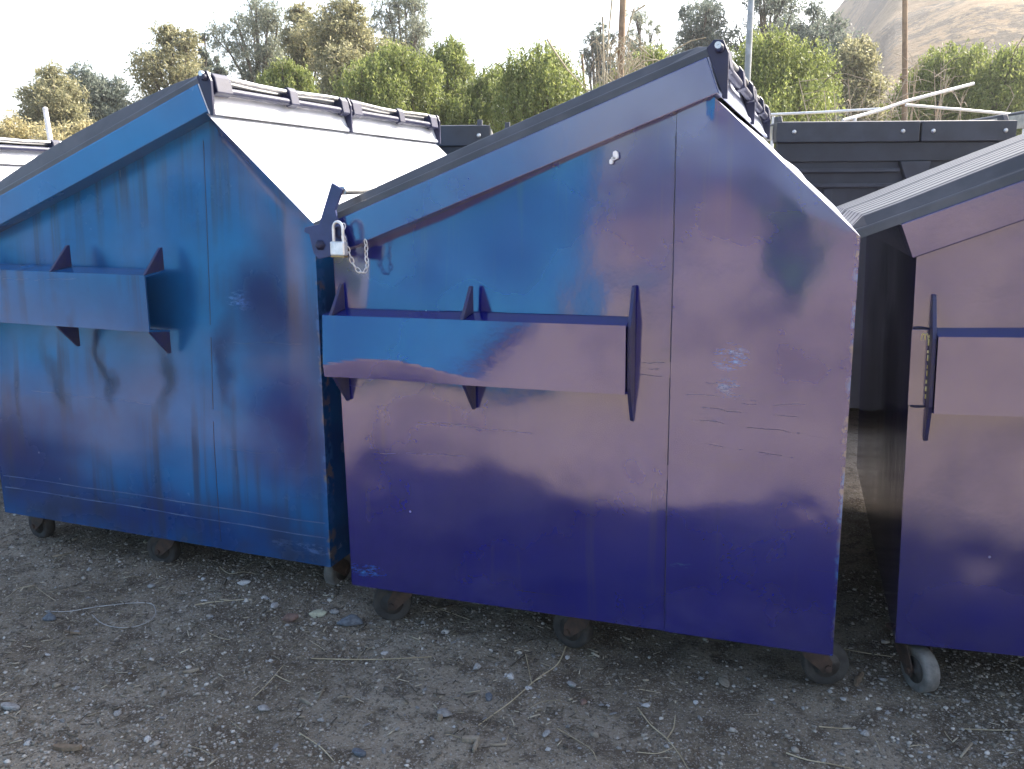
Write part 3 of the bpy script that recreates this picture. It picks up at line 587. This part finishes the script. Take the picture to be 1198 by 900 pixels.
TREES = [  # name, kind, px, top y, depth, half width px, label, n, clumps, crown0, leaf
 ('olive_tree','olive',62,92,24,36,'grey-green round tree left of the white post, lowest on the skyline',6500,12,.12,.15),
 ('olive_tree','dark',112,88,26,44,'darker olive tree just above the teal bin lid, right of the white post',7500,13,.12,.16),
 ('dry_bush','dry',12,138,20,52,'hazy yellow bush at the left edge of the picture',5000,10,.05,.14),
 ('dry_bush','dry',92,142,18,40,'yellowish bush behind the white post',3500,9,.05,.13),
 ('eucalyptus_tree','olive',198,36,22,36,'thin beige tree standing alone above the teal bin lid',5200,12,.2,.13),
 ('eucalyptus_tree','dark',242,44,25,17,'narrow dark grey tree right of the thin beige one',2600,9,.2,.13),
 ('eucalyptus_tree','euc',298,-2,27,42,'tall open grey eucalyptus with gaps of sky, left of the yellow-green crowns',5200,14,.22,.15),
 ('pepper_tree','pepper',332,58,18,34,'low yellow-green tree right above the hinge of the teal bin',8000,12,.12,.10),
 ('eucalyptus_tree','olive',352,18,23,30,'olive tree with a square top behind the low yellow-green tree',5500,12,.2,.14),
 ('eucalyptus_tree','olive',402,12,21,44,'broad grey-brown tree in the middle of the left tree line',10500,16,.12,.13),
 ('eucalyptus_tree','euc',470,-8,30,38,'tallest grey eucalyptus rising behind the green pepper trees',5000,13,.25,.16),
 ('pepper_tree','pepper',458,42,17,48,'dense green pepper tree right of the grey-brown tree',11000,14,.1,.10),
 ('pepper_tree','pepper',525,34,18.5,36,'tall rounded pepper tree under the tallest eucalyptus',9000,13,.1,.10),
 ('pepper_tree','pepper',580,66,17.5,40,'lower pepper tree between two taller bright ones',9000,12,.1,.10),
 ('pepper_tree','pepper',635,44,16,48,'bright yellow-green pepper tree left of the straw reeds',11500,14,.1,.095),
 ('eucalyptus_tree','dark',704,18,30,24,'small sparse grey tree left of the wooden pole',2600,12,.15,.14),
 ('eucalyptus_tree','euc',750,18,30,30,'faint grey tree right behind the wooden pole',3000,13,.15,.15),
 ('pepper_tree','pepper',764,44,16,48,'yellow-green bushy tree right of the wooden pole',9500,13,.08,.095),
 ('eucalyptus_tree','dark',822,-6,27,34,'dark blue-green eucalyptus left of the grey metal pole',5200,13,.2,.14),
 ('pepper_tree','pepper',902,26,15.5,62,'largest bright pepper tree right of the grey metal pole',15000,17,.08,.095),
 ('eucalyptus_tree','dark',905,-30,27,40,'dark tree top rising behind the largest pepper tree',4500,12,.3,.15),
 ('eucalyptus_tree','dark',952,6,24,40,'dark olive tree right of the largest pepper tree',7500,14,.1,.13),
 ('olive_tree','olive',1003,54,20,40,'grey-brown bush in front of the hillside, left of the thin brown pole',8500,13,.06,.12),
 ('pepper_tree','pepper',1112,48,19,46,'soft green tree in front of the hillside, right of the thin brown pole',9500,14,.1,.11),
 ('pepper_tree','pepper',1188,44,18,46,'green tree cut by the right edge of the picture',9500,13,.1,.105),
]
for i, (nm, kind, px, ty, Zd, hw, lab, n, cl, c0, lf) in enumerate(TREES):
    b, H, Rw = place(px, ty, Zd, hw); H *= 1 if kind in ('pepper', 'dry') else 1.07; tree(nm, kind, b, H, Rw*(1.45 if kind == 'pepper' else 1.35), lab, 'trees along the skyline' if 'bush' not in nm else 'dry bushes behind the bins', int(n*(4.4 if kind == 'pepper' else 4.2)), c0, int(cl*2.0), i*7, lf*(.74 if kind == 'pepper' else .74), 'bush' if 'bush' in nm else 'tree')
# a shrub and a tree behind the camera that the paint mirrors
LM['fresh'] = leaf_mat('fresh_green_leaf', [(0,(.13,.24,.04)),(.5,(.20,.34,.06)),(1,(.30,.45,.10))], .3)
tree('green_shrub', 'fresh', Vector((-.5, -8.3, 0)), 1.9, 1.1, 'bushy bright green shrub behind the viewer, mirrored in the centre bin', None, 9000, .02, 16, 300, .13, 'shrub')
tree('pepper_tree', 'pepper', Vector((6.5, -14, 0)), 5.5, 1.8, 'green tree across the lot behind the viewer', 'trees across the lot', 12000, .15, 14, 301, .12)

# ------------------------------------------------------------------ poles
def pole(name, px0, py0, px1, py1, Zd, r_px, mat, label, cat='pole', extend=True, fittings=()):
    a, b = at_depth(px0, py0, Zd), at_depth(px1, py1, Zd); r = r_px/F_PX*Zd; d = (b-a).normalized()
    foot = b+d*((b.z+.1)/-d.z) if d.z < 0 else b
    top = a-d*1.6 if extend else a
    root = empty(name, (foot.x, foot.y, 0)); tag(root, label, cat)
    o = Vector((foot.x, foot.y, 0)); pts = [foot-o, (foot-o).lerp(top-o, .5)+Vector((r*.4, 0, 0)), top-o]
    m = MB(); m.tube(pts, [r*1.15, r, r*.85], 12); m.build('shaft', mat, root)
    for (q, w) in fittings:
        c = pts[0].lerp(pts[2], q); m = MB(); m.lathe([(r*1.0,-w),(r*1.35,-w),(r*1.35,w),(r*1.0,w)], Matrix.Translation(c), 12); m.build('band', mat, root)
    m = MB(); m.lathe([(r*.86,0),(r*.95,.01),(r*.9,.03),(r*.3,.045)], Matrix.Translation(pts[2]-Vector((0,0,.002))), 12); m.build('cap', mat, root)
    return root
pole('white_post', 53, 129, 59, 167, 12, 3.2, MAT['white_post'], 'short white post in front of the olive trees at far left', 'post', False, ((.8,.02),))
pole('wooden_pole', 728, 0, 724, 95, 14, 4.2, MAT['wood_pole'], 'weathered wooden pole standing among the dry reeds', 'pole', True, ((.62,.04),(.55,.03)))
pole('metal_pole', 878, 0, 873, 88, 13, 4.0, MAT['grey_pole'], 'grey metal pole in front of the largest pepper tree', 'pole', True, ((.5,.03),))
pole('brown_pole', 1058, 0, 1057, 138, 15, 3.2, MAT['wood_pole'], 'thin brown pole in front of the dry hillside', 'pole', True, ((.55,.03),(.48,.03)))
pole('thin_post', 681, 66, 684, 110, 17, 1.6, MAT['wood_pole'], 'thin dark post left of the reeds beside the bright pepper tree', 'post', False)

# ------------------------------------------------------------------ dry reeds by the wooden pole
def wisp(m, pts, r0, r1=.001, seg=5): n = len(pts); m.tube(pts, [r0+(r1-r0)*i/(n-1) for i in range(n)], seg, False)
rb = at_depth(728, 108, 13.4); rb0 = Vector((rb.x, rb.y, 0)); rr = empty('reed_clump', rb0); tag(rr, 'clump of dry straw-coloured reeds round the wooden pole', 'reeds')
rng = np.random.default_rng(4)
def P3(px, py, Z): return at_depth(px, py, Z)-rb0
stems = MB()
for k in range(46):
    px = 728+rng.normal()*15; top = 40+abs(rng.normal())*26; lean = rng.normal()*10; Z = 13.4+rng.normal()*.25
    b = P3(px, 118, Z); b.z = 0; wisp(stems, [b, P3(px+lean*.2, 112, Z), P3(px+lean*.5, (112+top)/2, Z), P3(px+lean, top, Z)], .010, .003)
stems.build('stems', MAT['straw'], rr)
bl = MB()
for k in range(60):
    px = 728+rng.normal()*14; y0 = 50+rng.random()*60; s = rng.choice([-1, 1]); l = 12+rng.random()*26; Z = 13.4+rng.normal()*.3
    wisp(bl, [P3(px, y0, Z), P3(px+s*l*.4, y0-8-rng.random()*8, Z), P3(px+s*l*.8, y0-4, Z+.1), P3(px+s*l, y0+6+rng.random()*10, Z+.15)], .008, .002)
for pts in ([(640,46),(650,62),(664,82),(680,98),(690,110)], [(776,72),(790,58),(808,48),(826,44)], [(748,55),(757,62),(762,66)], [(838,48),(846,54),(852,64)], [(716,0),(712,40),(710,96)], [(705,20),(706,60),(707,104)], [(738,84),(752,72),(768,70),(780,76)], [(742,10),(736,30),(730,55)], [(755,6),(742,14),(731,12)]):
    wisp(bl, [P3(x, y, 13.2) for x, y in pts], .017, .006)
bl.build('leaf_blades', MAT['straw'], rr)
# bare branches in front of the hillside
def bare(name, px, py, Z, spread, n, label, seed):
    rng = np.random.default_rng(seed); c = at_depth(px, py, Z); b0 = Vector((c.x, c.y, 0)); o = empty(name, b0); tag(o, label, 'shrub', 'leafless shrubs behind the charcoal bin')
    m = MB(); H = c.z
    for k in range(n):
        d = Vector((rng.normal()*spread, rng.normal()*spread*.5, 0)); tip = Vector((0,0,H*rng.uniform(.82, 1.06)))+d; w = [Vector((0,0,0))+d*.05, Vector((0,0,H*.35))+d*.3+Vector(rng.normal(size=3))*.06, Vector((0,0,H*.7))+d*.7+Vector(rng.normal(size=3))*.10, tip]
        wisp(m, w, .018, .004)
        for j in range(5):
            q = w[2].lerp(w[3], rng.random()); e = q+Vector((rng.normal()*.28, rng.normal()*.2, rng.normal()*.16+.06)); wisp(m, [q, q.lerp(e, .5)+Vector((0,0,.04)), e], .006, .002, 4)
    m.build('branches', MAT['twig'], o)
bare('bare_shrub', 1000, 92, 11, .30, 9, 'leafless shrub with pale upright twigs left of the thin brown pole', 3)
bare('bare_shrub', 1092, 86, 12, .42, 15, 'tangle of pale dead branches right of the thin brown pole', 6)
# white pipe frame behind the charcoal bin
j = at_depth(1045, 128, 9.0); o0 = Vector((j.x, j.y, 0)); pf = empty('pipe_frame', o0); tag(pf, 'collapsed white pipe frame sticking up behind the charcoal bin', 'pipe frame')
def PP(x, y, Z): return at_depth(x, y, Z)-o0
for pts, r in (([PP(986,141,8.7), PP(1030,129,8.9), PP(1062,118,9.0), PP(1139,98,9.3)], .017), ([PP(870,135.5,9.6), PP(960,131.5,9.3), PP(1030,127.5,9.05)], .014), ([PP(1060,123,9.06), PP(1120,128,9.2), PP(1260,141,9.5)], .015)):
    m = MB(); m.tube(pts, r, 12); m.build('pipe', MAT['pvc'], pf)
for x, y, Z in ((1000,138,8.75), (1200,136,9.37), (905,134,9.5)):
    p = PP(x, y, Z); m = MB(); m.tube([p, Vector((p.x, p.y, -.05))], .018, 10); m.build('pipe_leg', MAT['pvc'], pf)

# ------------------------------------------------------------------ gravel, litter, pebbles
ico = bmesh.new(); bmesh.ops.create_icosphere(ico, subdivisions=1, radius=1); ico.verts.ensure_lookup_table()
IV = np.array([v.co[:] for v in ico.verts]); IF = np.array([[v.index for v in f.verts] for f in ico.faces]); ico.free()
def stones(n, xr, yr, smin, smax, pw, rng, dens=None):
    x = rng.uniform(*xr, n); y = rng.uniform(*yr, n)
    if dens is not None:
        k = dens(x, y) > rng.random(n); x, y = x[k], y[k]; n = len(x)
    s = smin+(smax-smin)*rng.random(n)**pw
    sc = np.stack([s*rng.uniform(.7, 1.3, n), s*rng.uniform(.7, 1.3, n), s*rng.uniform(.4, .8, n)], 1)
    a = rng.uniform(0, 2*np.pi, n); V = IV[None]*(1+.22*rng.normal(size=(n, 12, 1)))*sc[:, None]
    ca, sa = np.cos(a)[:, None], np.sin(a)[:, None]; Vx = V[:, :, 0]*ca-V[:, :, 1]*sa; Vy = V[:, :, 0]*sa+V[:, :, 1]*ca
    V = np.stack([Vx+x[:, None], Vy+y[:, None], V[:, :, 2]+(gz(x, y)+sc[:, 2]*.35)[:, None]], -1)
    return V.reshape(-1, 3), (IF[None]+12*np.arange(n)[:, None, None]).reshape(-1, 3)
def island_mat(name, stops, rough=.9):
    t = NT(name); g = t.new('ShaderNodeNewGeometry'); c = t.ramp(g.outputs['Random Per Island'], stops); o = t.obj()
    c = t.mix(t.math('MULTIPLY', t.step(t.noise(o, 60, 4), .4, .7), .4), c, (.10,.09,.08)); t.set(Base_Color=c, Roughness=rough, IOR=1.4, Normal=t.bump(t.noise(o, 200, 3), .3, .002)); return t.m
GRAV = island_mat('fine_gravel', [(0,(.08,.068,.052)),(.3,(.18,.160,.130)),(.65,(.27,.246,.208)),(.9,(.37,.345,.30)),(1,(.50,.475,.43))])
patch = lambda x, y: np.clip(.55+1.3*vnoise(x, y, 1.6, 21), .08, 1)
V0, F0 = stones(1500, (-4.0,1.3), (1.3,3.4), .005, .0125, 3.0, RNG, patch)
V1, F1 = stones(85000, (-4.0,1.3), (1.3,3.5), .0014, .0070, 2.4, RNG, patch)
tag(link('gravel', np_mesh('gravel', np.concatenate([V1, V0]), np.concatenate([F1, F0+len(V1)])), GRAV), 'fine grey gravel scattered over the dirt', 'gravel', kind='stuff')
# straw and wood-chip litter
def litter(n, rng, big=1.0):
    x = rng.uniform(-4.0, 1.3, n); y = rng.uniform(1.3, 3.4, n); k = np.clip(.12+2.6*vnoise(x, y, 1.3, 40), .03, 1) > rng.random(n); x, y = x[k], y[k]; n = len(x)
    l = (.003+.017*rng.random(n)**2.6)*big; w = (.0007+.0012*rng.random(n))*big**.8; h = w*.7; a = rng.uniform(0, 2*np.pi, n); el = rng.normal(size=n)*.12
    u = np.stack([np.cos(a)*np.cos(el), np.sin(a)*np.cos(el), np.sin(el)], 1); s = np.stack([-np.sin(a), np.cos(a), 0*a], 1); t_ = np.cross(u, s)
    c = np.stack([x, y, gz(x, y)+.004+h], 1); V = []
    for q in (-1, 1):
        for (p, r) in ((-1,-1),(1,-1),(1,1),(-1,1)): V.append(c+u*(q*l)[:, None]+s*(p*w)[:, None]*(1-.3*(q > 0))+t_*(r*h)[:, None])
    V = np.stack(V, 1).reshape(-1, 3); Fb = np.array([(0,3,2,1),(4,5,6,7),(0,1,5,4),(1,2,6,5),(2,3,7,6),(3,0,4,7)])
    return V, (Fb[None]+8*np.arange(n)[:, None, None]).reshape(-1, 4)
V2, F2 = litter(14000, np.random.default_rng(77)); V3, F3 = litter(420, np.random.default_rng(78), 2.3); V2, F2 = np.concatenate([V2, V3]), np.concatenate([F2, F3+len(V2)])
tag(link('straw_litter', np_mesh('straw_litter', V2, F2), island_mat('broken_straw_and_chips', [(0,(.05,.04,.03)),(.5,(.12,.10,.072)),(.8,(.27,.23,.165)),(1,(.46,.41,.31))])), 'broken straw and wood chips strewn on the dirt', 'litter', kind='stuff')
# individual pebbles
def pebble_mesh(seed, flat):
    rng = np.random.default_rng(seed); bm = bmesh.new(); bmesh.ops.create_icosphere(bm, subdivisions=3, radius=1)
    dirs = [(Vector(rng.normal(size=3)).normalized(), rng.uniform(.42, .85)) for _ in range(11)]
    for v in bm.verts:
        p = v.co.copy()
        for d, k in dirs:
            q = p.dot(d)
            if q > k: p -= d*(q-k)*.8
        q = 1+.10*float(vnoise(p.x*2+p.z, p.y*2-p.z, 1.3, seed*.37))+.05*float(vnoise(p.x*5, p.y*5+p.z*3, 1.1, seed))
        v.co = Vector((p.x*q, p.y*.8*q, p.z*flat*q))
    me = bpy.data.meshes.new('pebble'); bm.to_mesh(me); bm.free(); me.polygons.foreach_set('use_smooth', [True]*len(me.polygons)); return me
def stone_mat(name, c1, c2): return simple(name, c1, c2, .8, 0, 3.0, .35, .01, 1.45)
SM = {'pale': stone_mat('pale_grey_stone', (.17,.168,.16), (.28,.275,.265)), 'grey': stone_mat('mid_grey_stone', (.13,.128,.122), (.21,.207,.2)), 'blue': stone_mat('blue_grey_stone', (.06,.07,.085), (.11,.125,.145)),
      'tan': stone_mat('tan_stone', (.15,.128,.10), (.22,.195,.155)), 'white': stone_mat('white_stone', (.30,.295,.285), (.42,.415,.40)), 'red': stone_mat('reddish_brown_stone', (.12,.075,.06), (.17,.11,.09)), 'green': stone_mat('greenish_pale_stone', (.28,.28,.20), (.38,.38,.28))}
PM = {}
for k, m_ in SM.items():
    PM[k] = []
    for q in range(3):
        me = pebble_mesh(hash((len(k), q)) % 1000+q*31, (.55,.7,.42)[q]); me.materials.append(m_); PM[k].append(me)
def pebble(px, py, r_px, kind, label, group=None, rot=None, stretch=1.0, var=None):
    p = at_ground(px, py); dist = (p-Vector((0,0,EYE))).dot(CF); r = r_px/F_PX*dist
    o = bpy.data.objects.new('pebble', PM[kind][var if var is not None else random.randrange(3)]); COL.objects.link(o)
    o.location = (p.x, p.y, float(gz(p.x, p.y))+r*.30); o.scale = (r*stretch, r, r); o.rotation_euler = (random.uniform(-.2, .2), random.uniform(-.2, .2), random.uniform(0, 6.28) if rot is None else rot)
    tag(o, label, 'pebble', group); return o
NOTE = [(59,727,8.5,'blue','blue-grey stone touching the end of the string loop',1.1),(178,688,6.5,'pale','pale rounded pebble in front of the middle caster of the teal bin',1),(286,686,7,'white','white angular pebble below the teal bin, left of its right caster',1.2),
 (11,832,9.5,'pale','flat pale stone at the left edge of the dirt',1.3),(372,721,9,'green','greenish cream pebble below the gap between teal and centre bins',1.2),(391,718,7,'pale','pale pebble touching the greenish cream one',1),(339,727,10,'red','reddish brown stone left of the greenish cream pebble',1.2),
 (411,730,12,'blue','flat dark stone under the left corner of the centre bin',1.5),(309,829,9,'pale','round pale grey pebble alone in the left foreground',1),(419,883,9,'blue','smooth dark blue-grey pebble at the bottom, left of centre',1.15),(522,838,12,'grey','grey stone beside the splintered wood chip',1),
 (558,782,6.5,'pale','round pale pebble below the centre bin',1),(668,798,6,'pale','light blue-grey round pebble below the middle caster of the centre bin',1),(683,818,6,'red','dark reddish pebble right of the bent stalk',1),(571,815,7,'blue','bluish pebble left of the bent stalk',1),
 (1012,858,6.5,'pale','light grey pebble in front of the right caster of the centre bin',1),(986,818,5,'white','white pebble beside the curled bark strip',1),(847,797,8.5,'tan','tan flat stone under the right half of the centre bin',1.4),(1032,795,5,'pale','pale pebble between the centre and right bins',1),
 (444,664,3,'white','tiny white pebble by the left caster of the centre bin',1),(137,838,6,'pale','pale pebble with a flat top in the left foreground',1.1),(172,866,6,'white','whitish pebble near the bottom left corner',1),(67,803,6.5,'tan','tan rounded pebble left of the pale one in the left foreground',1.1),
 (33,874,5.5,'white','white pebble of a touching pair at bottom left',1),(41,875,4.5,'tan','tan pebble of a touching pair at bottom left',1),(322,714,6.5,'white','white slab-like pebble left of the reddish brown stone',1.4),(695,856,7,'tan','tan oblong pebble right of the long bent stalk',1.3),(639,857,6,'pale','pale pebble left of the tan oblong one',1.1),
 (450,764,5,'white','white pebble above the long pale straw',1.2),(597,792,6,'white','white chalky pebble in a close group below the centre bin',1.2),(620,805,4,'white','smaller white chalky pebble right of the group below the centre bin',1),(755,823,6,'white','white pebble near the yellow forked stalk',1),(268,679,4,'pale','small pale pebble right of the middle caster of the teal bin',1.1)]
for (px, py, r, kd, lab, stt) in NOTE: pebble(px, py, r, kd, lab, 'stones lying on the dirt', stretch=stt)
rp = random.Random(12)
GL = {'pale': 'small pale grey pebble among many on the dirt', 'grey': 'small mid grey pebble among many on the dirt', 'white': 'small whitish pebble among many on the dirt', 'tan': 'small tan pebble among many on the dirt'}
for k in range(170):
    px, py = rp.uniform(5, 1190), 0
    lim = 640+px*.155; py = rp.uniform(lim, 897); kd = rp.choice(['pale','pale','grey','white','tan','grey'])
    pebble(px, py, rp.uniform(1.8, 4.2), kd, GL[kd], 'small loose %s pebbles' % kd, stretch=rp.uniform(.9, 1.5))
# stalks, sticks, string
def ground_path(pts, lift=.004): 
    out = []
    for (x, y) in pts: p = at_ground(x, y); out.append(Vector((p.x, p.y, float(gz(p.x, p.y))+lift)))
    return out
def smooth(pts, n=6):
    out = []
    for i in range(len(pts)-1):
        p0, p1, p2, p3 = pts[max(i-1, 0)], pts[i], pts[i+1], pts[min(i+2, len(pts)-1)]
        for k in range(n):
            t = k/n; out.append(.5*((2*p1)+(p2-p0)*t+(2*p0-5*p1+4*p2-p3)*t*t+(3*p1-p0-3*p2+p3)*t**3))
    return out+[pts[-1]]
def stalk(name, pts, r, mat, label, cat, extra=(), lift=.005, group=None):
    m = MB(); P = smooth(ground_path(pts, lift)); n = len(P); m.tube(P, [r*.72*(1-.35*i/n) for i in range(n)], 7)
    for e in extra: Q = smooth(ground_path(e, lift)); m.tube(Q, [r*.7*(1-.4*i/len(Q)) for i in range(len(Q))], 6)
    o = m.build(name, mat); tag(o, label, cat, group); return o
stalk('string', [(53,720),(80,718),(110,714),(150,709),(176,708),(182,715),(178,726),(160,733),(138,735),(120,731),(108,722)], .0024, MAT['string'], 'thin white string lying in a loop on the dirt at left', 'string', lift=.006)
stalk('straw_stalk', [(364,770),(400,771),(440,771),(470,773),(505,771)], .0032, MAT['straw'], 'long straight pale straw below the left corner of the centre bin', 'stalk')
stalk('straw_stalk', [(662,757),(652,775),(628,795),(600,818),(578,834),(560,850)], .0030, MAT['straw'], 'long bent stalk running down from the middle caster of the centre bin', 'stalk', (((622,800),(618,780),(615,765)),))
stalk('straw_stalk', [(746,827),(762,848),(780,866),(795,882),(806,897)], .0030, MAT['straw'], 'yellow forked stalk at the bottom right of the foreground', 'stalk', (((780,866),(788,850),(790,836)),))
stalk('straw_stalk', [(920,880),(945,889),(975,894),(1000,898)], .0026, MAT['straw'], 'pale stalk at the bottom edge near the right', 'stalk')
stalk('straw_stalk', [(350,857),(366,868),(378,878),(390,891)], .0026, MAT['straw'], 'short curved stalk in the left foreground near the bottom', 'stalk')
stalk('straw_stalk', [(228,709),(255,706),(294,705)], .0026, MAT['straw'], 'short straight straw right of the string loop', 'stalk')
stalk('straw_stalk', [(294,816),(312,800),(332,778)], .0024, MAT['straw'], 'thin straw leaning right in the left middle of the dirt', 'stalk', (((322,790),(330,794),(340,798)),))
stalk('straw_stalk', [(652,850),(675,864),(692,878),(699,893)], .0022, MAT['straw'], 'thin curved straw right of the wood chips at the bottom', 'stalk')
stalk('straw_stalk', [(505,712),(525,718),(550,728)], .0024, MAT['straw'], 'short straw under the centre bin, right of its left caster', 'stalk')
stalk('straw_stalk', [(975,757),(1010,764),(1045,770)], .0024, MAT['straw'], 'thin straw spanning the gap between centre and right bins', 'stalk')
stalk('straw_stalk', [(257,666),(268,673),(285,672),(300,674)], .0022, MAT['straw'], 'forked straw under the teal bin', 'stalk', (((278,672),(290,664),(298,660)),))
stalk('straw_stalk', [(958,851),(985,852),(1000,851)], .0024, MAT['straw'], 'short flat straw in front of the right caster of the centre bin', 'stalk')
stalk('straw_stalk', [(1128,850),(1160,853),(1190,856)], .0022, MAT['straw'], 'thin straw at the right edge of the dirt', 'stalk')
rs = random.Random(31)
for k in range(16):
    px = rs.uniform(10, 1180); py = rs.uniform(668+px*.15, 895); a = rs.uniform(0, 6.28); l = rs.uniform(8, 22); bnd = rs.uniform(-3, 3)
    stalk('straw_piece', [(px-l*math.cos(a), py-l*math.sin(a)*.5), (px+bnd, py+bnd), (px+l*math.cos(a), py+l*math.sin(a)*.5)], rs.uniform(.0012, .0019), MAT['straw'], 'short broken straw piece among many on the dirt', 'straw', group='short broken straws')
def chip(px, py, l, w, h, rz, mat, label, name='wood_chip', tiltx=.1):
    p = at_ground(px, py); m = MB(); r = random.Random(int(px*7+py)); pl_ = []
    for i in range(9): pl_.append((-l/2+l*i/8, w/2*(1-.5*abs(i/4-1)**2)*r.uniform(.75, 1.1)))
    poly = pl_+[(x, -y*r.uniform(.8, 1.1)) for x, y in pl_[::-1]]
    m.prism(poly, lambda a, b: Vector((a, b, .0+.15*a*a/l)), lambda a, b: Vector((a*.97, b*.8, h+.15*a*a/l)))
    o = m.build(name, mat, None, .0012); o.location = (p.x, p.y, float(gz(p.x, p.y))+.002); o.rotation_euler = (tiltx, r.uniform(-.08, .08), rz); tag(o, label, 'bark strip' if 'bark' in name else 'wood chip'); return o
WC = simple('splintered_grey_wood', (.18,.15,.11), (.28,.24,.18), .9, 0, 25, .6, .004); DW = simple('brown_bark_piece', (.12,.085,.055), (.2,.15,.10), .9, 0, 25, .6, .004)
chip(516,838,.062,.020,.012,R(105),WC,'splintered upright wood chip beside the grey stone'); chip(551,868,.05,.022,.012,R(20),WC,'pale broken wood chip near the bottom centre'); chip(556,876,.045,.014,.01,R(100),WC,'small upright wood chip under the pale broken one')
chip(85,742,.062,.010,.006,R(8),DW,'brown bark sliver below the string loop'); chip(583,873,.05,.008,.005,R(20),WC,'thin wood sliver right of the pale broken chip'); chip(80,882,.08,.022,.012,R(15),DW,'crumbling brown bark piece at the bottom left')
chip(224,787,.048,.013,.008,R(40),WC,'small flat wood chip in the left middle of the dirt'); chip(358,818,.045,.013,.008,R(-20),WC,'grey wood chip right of the round pale grey pebble'); chip(734,745,.03,.01,.006,R(-20),WC,'small pale chip under the centre bin')
bk = chip(1003,793,.075,.022,.010,R(75),DW,'curled grey bark strip standing between the centre and right bins', 'bark_strip', .9)

# ------------------------------------------------------------------ light
SUN_PHI, SUN_EL = R(52), R(38)           # measured from +X towards +Y
sd = Vector((math.cos(SUN_EL)*math.cos(SUN_PHI), math.cos(SUN_EL)*math.sin(SUN_PHI), math.sin(SUN_EL)))
sl = bpy.data.lights.new('sun', 'SUN'); sl.energy = 4.8; sl.angle = R(.53); sl.color = (1, .93, .82)
so = bpy.data.objects.new('sun', sl); COL.objects.link(so); so.rotation_euler = sd.to_track_quat('Z', 'Y').to_euler()
w = bpy.data.worlds.new('World'); scene.world = w; w.use_nodes = True; nt = w.node_tree
bg = nt.nodes['Background']; sky = nt.nodes.new('ShaderNodeTexSky'); sky.sky_type = 'NISHITA'; sky.sun_disc = False
sky.sun_elevation = SUN_EL; sky.sun_rotation = math.atan2(sd.x, sd.y); sky.air_density = 1.0; sky.dust_density = 4.0; sky.ozone_density = 1.0; sky.altitude = 200
nt.links.new(sky.outputs[0], bg.inputs[0]); bg.inputs[1].default_value = .15
vs_ = scene.view_settings; vs_.view_transform = 'Standard'; vs_.look = 'None'; vs_.exposure = 1.85; vs_.gamma = 1

# ------------------------------------------------------------------ air
hm = bpy.data.materials.new('thin_haze'); hm.use_nodes = True; hn = hm.node_tree; hn.nodes.remove(hn.nodes['Principled BSDF'])
pv = hn.nodes.new('ShaderNodeVolumePrincipled'); pv.inputs['Color'].default_value = (.96, .97, 1, 1); pv.inputs['Density'].default_value = .0009; pv.inputs['Anisotropy'].default_value = .35
hn.links.new(pv.outputs[0], hn.nodes['Material Output'].inputs['Volume'])
m = MB(); m.box((-640,-640,-3), (640,640,92)); tag(m.build('haze', hm), kind='stuff')
